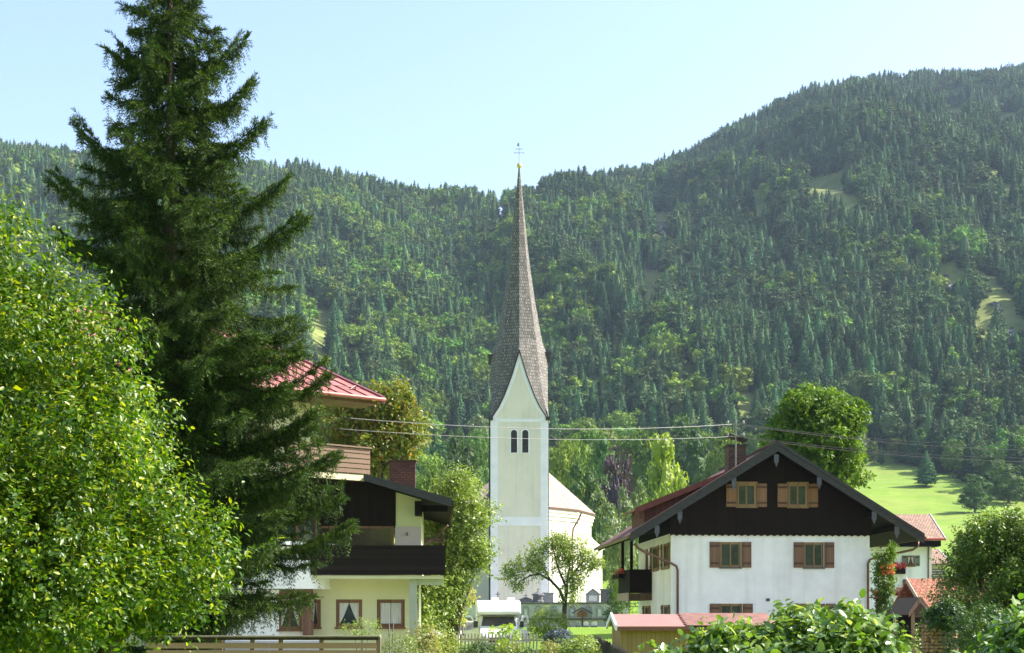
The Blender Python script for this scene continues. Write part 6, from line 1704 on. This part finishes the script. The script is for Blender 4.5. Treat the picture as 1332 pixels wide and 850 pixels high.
# ------------------------------------------------------------------ valley trees, each on its own
L_BD = m_leaf("deep_green_leaf", (0.03, 0.075, 0.015), (0.06, 0.115, 0.022), transl=.22, rough=.6, objvar=.3, spec=.2)
L_BY = m_leaf("fresh_green_leaf", (0.08, 0.14, 0.02), (0.14, 0.21, 0.03), transl=.28, rough=.6, objvar=.25, spec=.2)
HI_B = [broad_mesh("valley_crown", 301 + i, [(L_BD, L_BRD, L_BY)[i], BARK], 2600, 0.045, nl=14) for i in range(3)]
HI_C = [cone_mesh("valley_conifer", 311 + i, [L_CON, BARK], 2600, .18 + .02 * i, .04, .85) for i in range(2)]
L_YEL = m_leaf("larch_yellow_green", (0.17, 0.24, 0.02), (0.30, 0.36, 0.03), transl=.35, rough=.5, objvar=0)
L_PUR = m_leaf("copper_beech_leaf", (0.035, 0.022, 0.03), (0.07, 0.04, 0.05), transl=.2, rough=.5, objvar=0, tc=(1.6, .8, .9))
L_LITE = m_leaf("pale_willow_leaf", (0.08, 0.13, 0.04), (0.15, 0.20, 0.06), transl=.3, rough=.5, objvar=.1)
M_YEL = broad_mesh("valley_crown", 321, [L_YEL, BARK], 2200, .045, wid=.26, tall=.44, nl=12, cone=.6)
M_PUR = broad_mesh("valley_crown", 322, [L_PUR, BARK], 1800, .05, wid=.24, tall=.45, nl=11)
M_LITE = broad_mesh("valley_crown", 323, [L_LITE, BARK], 2200, .045, wid=.30, nl=13)
SPL = {}
def vt(px, ybot, ytop, wpx, me, label, Y=None, name="broadleaf_tree", group=None, basew=.72):
    """tree whose outline spans ytop..ybot and wpx wide, standing on the slope where its foot is seen"""
    if Y is None:
        cs = np.linspace(170, 740, 300); zc_ = height((px - CX) / F * cs, cs); yy = YH - (zc_ - ZC) * F / cs
        Y = float(np.interp(-ybot, -yy, cs)) if yy[-1] < ybot < yy[0] else (740 if ybot < yy[-1] else 200)
    g = on_ground(px, Y); h = ZC + (YH - ytop) / F * Y - g.z
    if me in (M_YEL, M_PUR): basew = .52
    if me not in SPL: SPL[me] = split_tree(me)
    w = wpx * Y / F
    put_tree(name, SPL[me], (g.x, g.y, g.z), random.random() * 6.28, (w / basew, w / basew, h), label, "tree", group)
vt(868, 655, 572, 52, M_YEL, "yellow green pointed tree just above the left roof slope of the farmhouse", Y=230)
vt(800, 690, 598, 38, M_PUR, "dark purple beech among the green valley trees right of the church", Y=300)
vt(822, 672, 630, 40, M_LITE, "pale grey green round tree right of the purple beech", Y=290)
vt(795, 716, 645, 62, M_LITE, "pale green tree directly behind the church choir roof", Y=240)
vt(768, 702, 612, 62, HI_B[0], "dark green full tree rising behind the choir roof left of the purple beech", Y=280)
vt(737, 648, 575, 54, HI_B[1], "green tree close to the right edge of the church tower", Y=330)
vt(765, 640, 568, 66, HI_B[2], "broad green tree behind the trees next to the church tower", Y=400)
vt(780, 665, 580, 48, HI_B[0], "mid green tree above and behind the purple beech", Y=390)
vt(835, 640, 560, 70, HI_B[1], "big rounded dark green tree left of the yellow green one", Y=430)
vt(812, 730, 668, 60, M_LITE, "light bushy tree between the choir and the farmhouse eaves", Y=190)
vt(850, 720, 662, 40, HI_B[2], "green bushy tree behind the farmhouse dormer", Y=200)
vt(905, 625, 558, 66, HI_B[0], "broad green tree right of the yellow green pointed tree", Y=420)
vt(935, 620, 566, 46, HI_B[2], "green tree behind the roof mast of the farmhouse", Y=400)
vt(560, 640, 590, 48, HI_B[1], "green tree on the slope above the chalet chimney", Y=420)
vt(610, 650, 580, 62, HI_B[0], "tall green tree left of the tower behind the light tree", Y=330)
vt(580, 720, 620, 56, M_LITE, "bright light green tree behind the chalet roof edge", Y=180)
vt(553, 690, 622, 50, HI_B[2], "bushy yellow green tree right behind the chalet chimney", Y=170)
vt(528, 655, 575, 40, HI_C[0], "dark spruce behind the coppery tree near the chalet", Y=420, name="spruce_tree", basew=.36)
vt(620, 610, 560, 30, HI_B[1], "small green tree on the slope left of the belfry", Y=520)
# meadow trees at the right
vt(1205, 633, 584, 30, HI_C[0], "single dark spruce standing in the bright meadow", name="spruce_tree", basew=.36)
vt(1268, 667, 624, 42, HI_B[0], "round dark green tree standing alone in the meadow", name="broadleaf_tree")
vt(1312, 655, 604, 44, HI_B[0], "full dark tree at the meadow edge near the right margin of the view")
vt(1146, 604, 580, 9, HI_C[1], "tiny young spruce at the top of the meadow behind the chestnut tree", name="spruce_tree", basew=.36)
for i, (px, yb, yt, w, me) in enumerate(((1176, 603, 566, 22, HI_C[1]), (1190, 606, 560, 26, HI_C[0]), (1222, 615, 565, 28, HI_C[1]), (1240, 622, 572, 30, HI_B[1]), (1262, 628, 580, 34, HI_C[0]), (1288, 640, 588, 38, HI_B[0]), (1330, 648, 596, 40, HI_C[1]), (1165, 603, 570, 18, HI_B[1]), (1130, 600, 572, 22, HI_B[2]))):
    cs_ = ("dark spruce", "leafy tree")[me in HI_B]
    rank = sorted((1176, 1190, 1222, 1240, 1262, 1288, 1330, 1165, 1130)).index(px)
    nth = ("first", "second", "third", "fourth", "fifth", "sixth", "seventh", "eighth", "last")[rank]
    vt(px, yb, yt, w, me, "%s, %s from the left in the tree row bordering the meadow" % (cs_, nth) if rank < 8 else "%s at the right end of the tree row bordering the meadow" % cs_, name="spruce_tree" if me in HI_C else "broadleaf_tree", basew=.36 if me in HI_C else .72, group=cs_ + "s along the meadow edge")
# more valley trees filling the foot of the slope
rv = random.Random(9)
for i in range(58):
    px = rv.choice((rv.uniform(490, 640), rv.uniform(715, 870), rv.uniform(870, 1110)))
    yb = rv.uniform(602, 672) if px < 880 else rv.uniform(600, 618)
    if 820 < px < 900 and yb > 625: continue
    hpx = rv.uniform(42, 74) * (1 + (yb - 600) / 160); me = rv.choice(HI_B + [HI_B[1], M_LITE, HI_C[0], HI_C[1]])
    con = me in HI_C
    vt(px, yb, yb - hpx * (1.15 if con else 1), hpx * (.42 if con else .85), me, "%s on the lower slope between the village and the mountain wood" % ("spruce" if con else "pale leafy tree" if me is M_LITE else "round leafy tree"),
       name="spruce_tree" if con else "broadleaf_tree", basew=.36 if con else .72, group=("spruces" if con else "pale leafy trees" if me is M_LITE else "leafy trees") + " on the lower slope")

# rock faces in the wood
M_ROCK = m_noise("limestone", (.20, .19, .185), .35, 1.5, .35, .95, .9, .5)
for i, (px, py, w, h, lb) in enumerate(((865, 292, 17, 16, "grey limestone crag high in the wood above the church choir"), (1237, 358, 14, 15, "grey rock face in the middle of the right-hand wooded slope"), (1303, 392, 20, 11, "upper grey crag near the right margin of the wooded slope"), (1272, 425, 14, 12, "lower grey crag near the right margin of the wooded slope"), (1325, 432, 12, 18, "steep grey rock at the very right margin of the slope"))):
    cs = np.linspace(740, 1950, 900); zc_ = height((px - CX) / F * cs, cs); yy = YH - (zc_ - ZC) * F / cs
    Y = cs[int(np.argmax(yy < py + h))]; g = on_ground(px, Y); kk = Y / F
    nu_, nv_ = 56, 40; V = []; T = []
    for a_ in range(nv_):
        for b_ in range(nu_):
            u = b_ / (nu_ - 1) * 2 - 1; v = a_ / (nv_ - 1)
            x = u * w * kk; z = v * 2 * h * kk * (1 - .5 * abs(u) ** 1.5); y = v * 14 + 10 * abs(u) ** 2 * 1.0
            nz = float(fbm(np.array([x / 7 + i * 9]), np.array([z / 9]), 5, 4)[0]); nf = float(fbm(np.array([x / 2.2 + i * 9]), np.array([z / 3.0]), 15, 4)[0]); y += nz * 9 + nf * 4.5 - 4 * (1 - abs(u)) * (1 - v * .4)
            V.append((x + nz * 3 + nf * 1.5, y, z - 4 + nf * 1.5))
    for a_ in range(nv_ - 1):
        for b_ in range(nu_ - 1): q_ = a_ * nu_ + b_; T.append((q_, q_ + 1, q_ + nu_ + 1, q_ + nu_))
    b0 = len(V); V += [(x, y + 30, z) for x, y, z in V[:nu_]]   # footing into the slope
    for b_ in range(nu_ - 1): T.append((b0 + b_, b0 + b_ + 1, b_ + 1, b_))
    o = mesh_np("rock_face", V, T, M_ROCK, None, False, g); tag(o, lb, "rock")
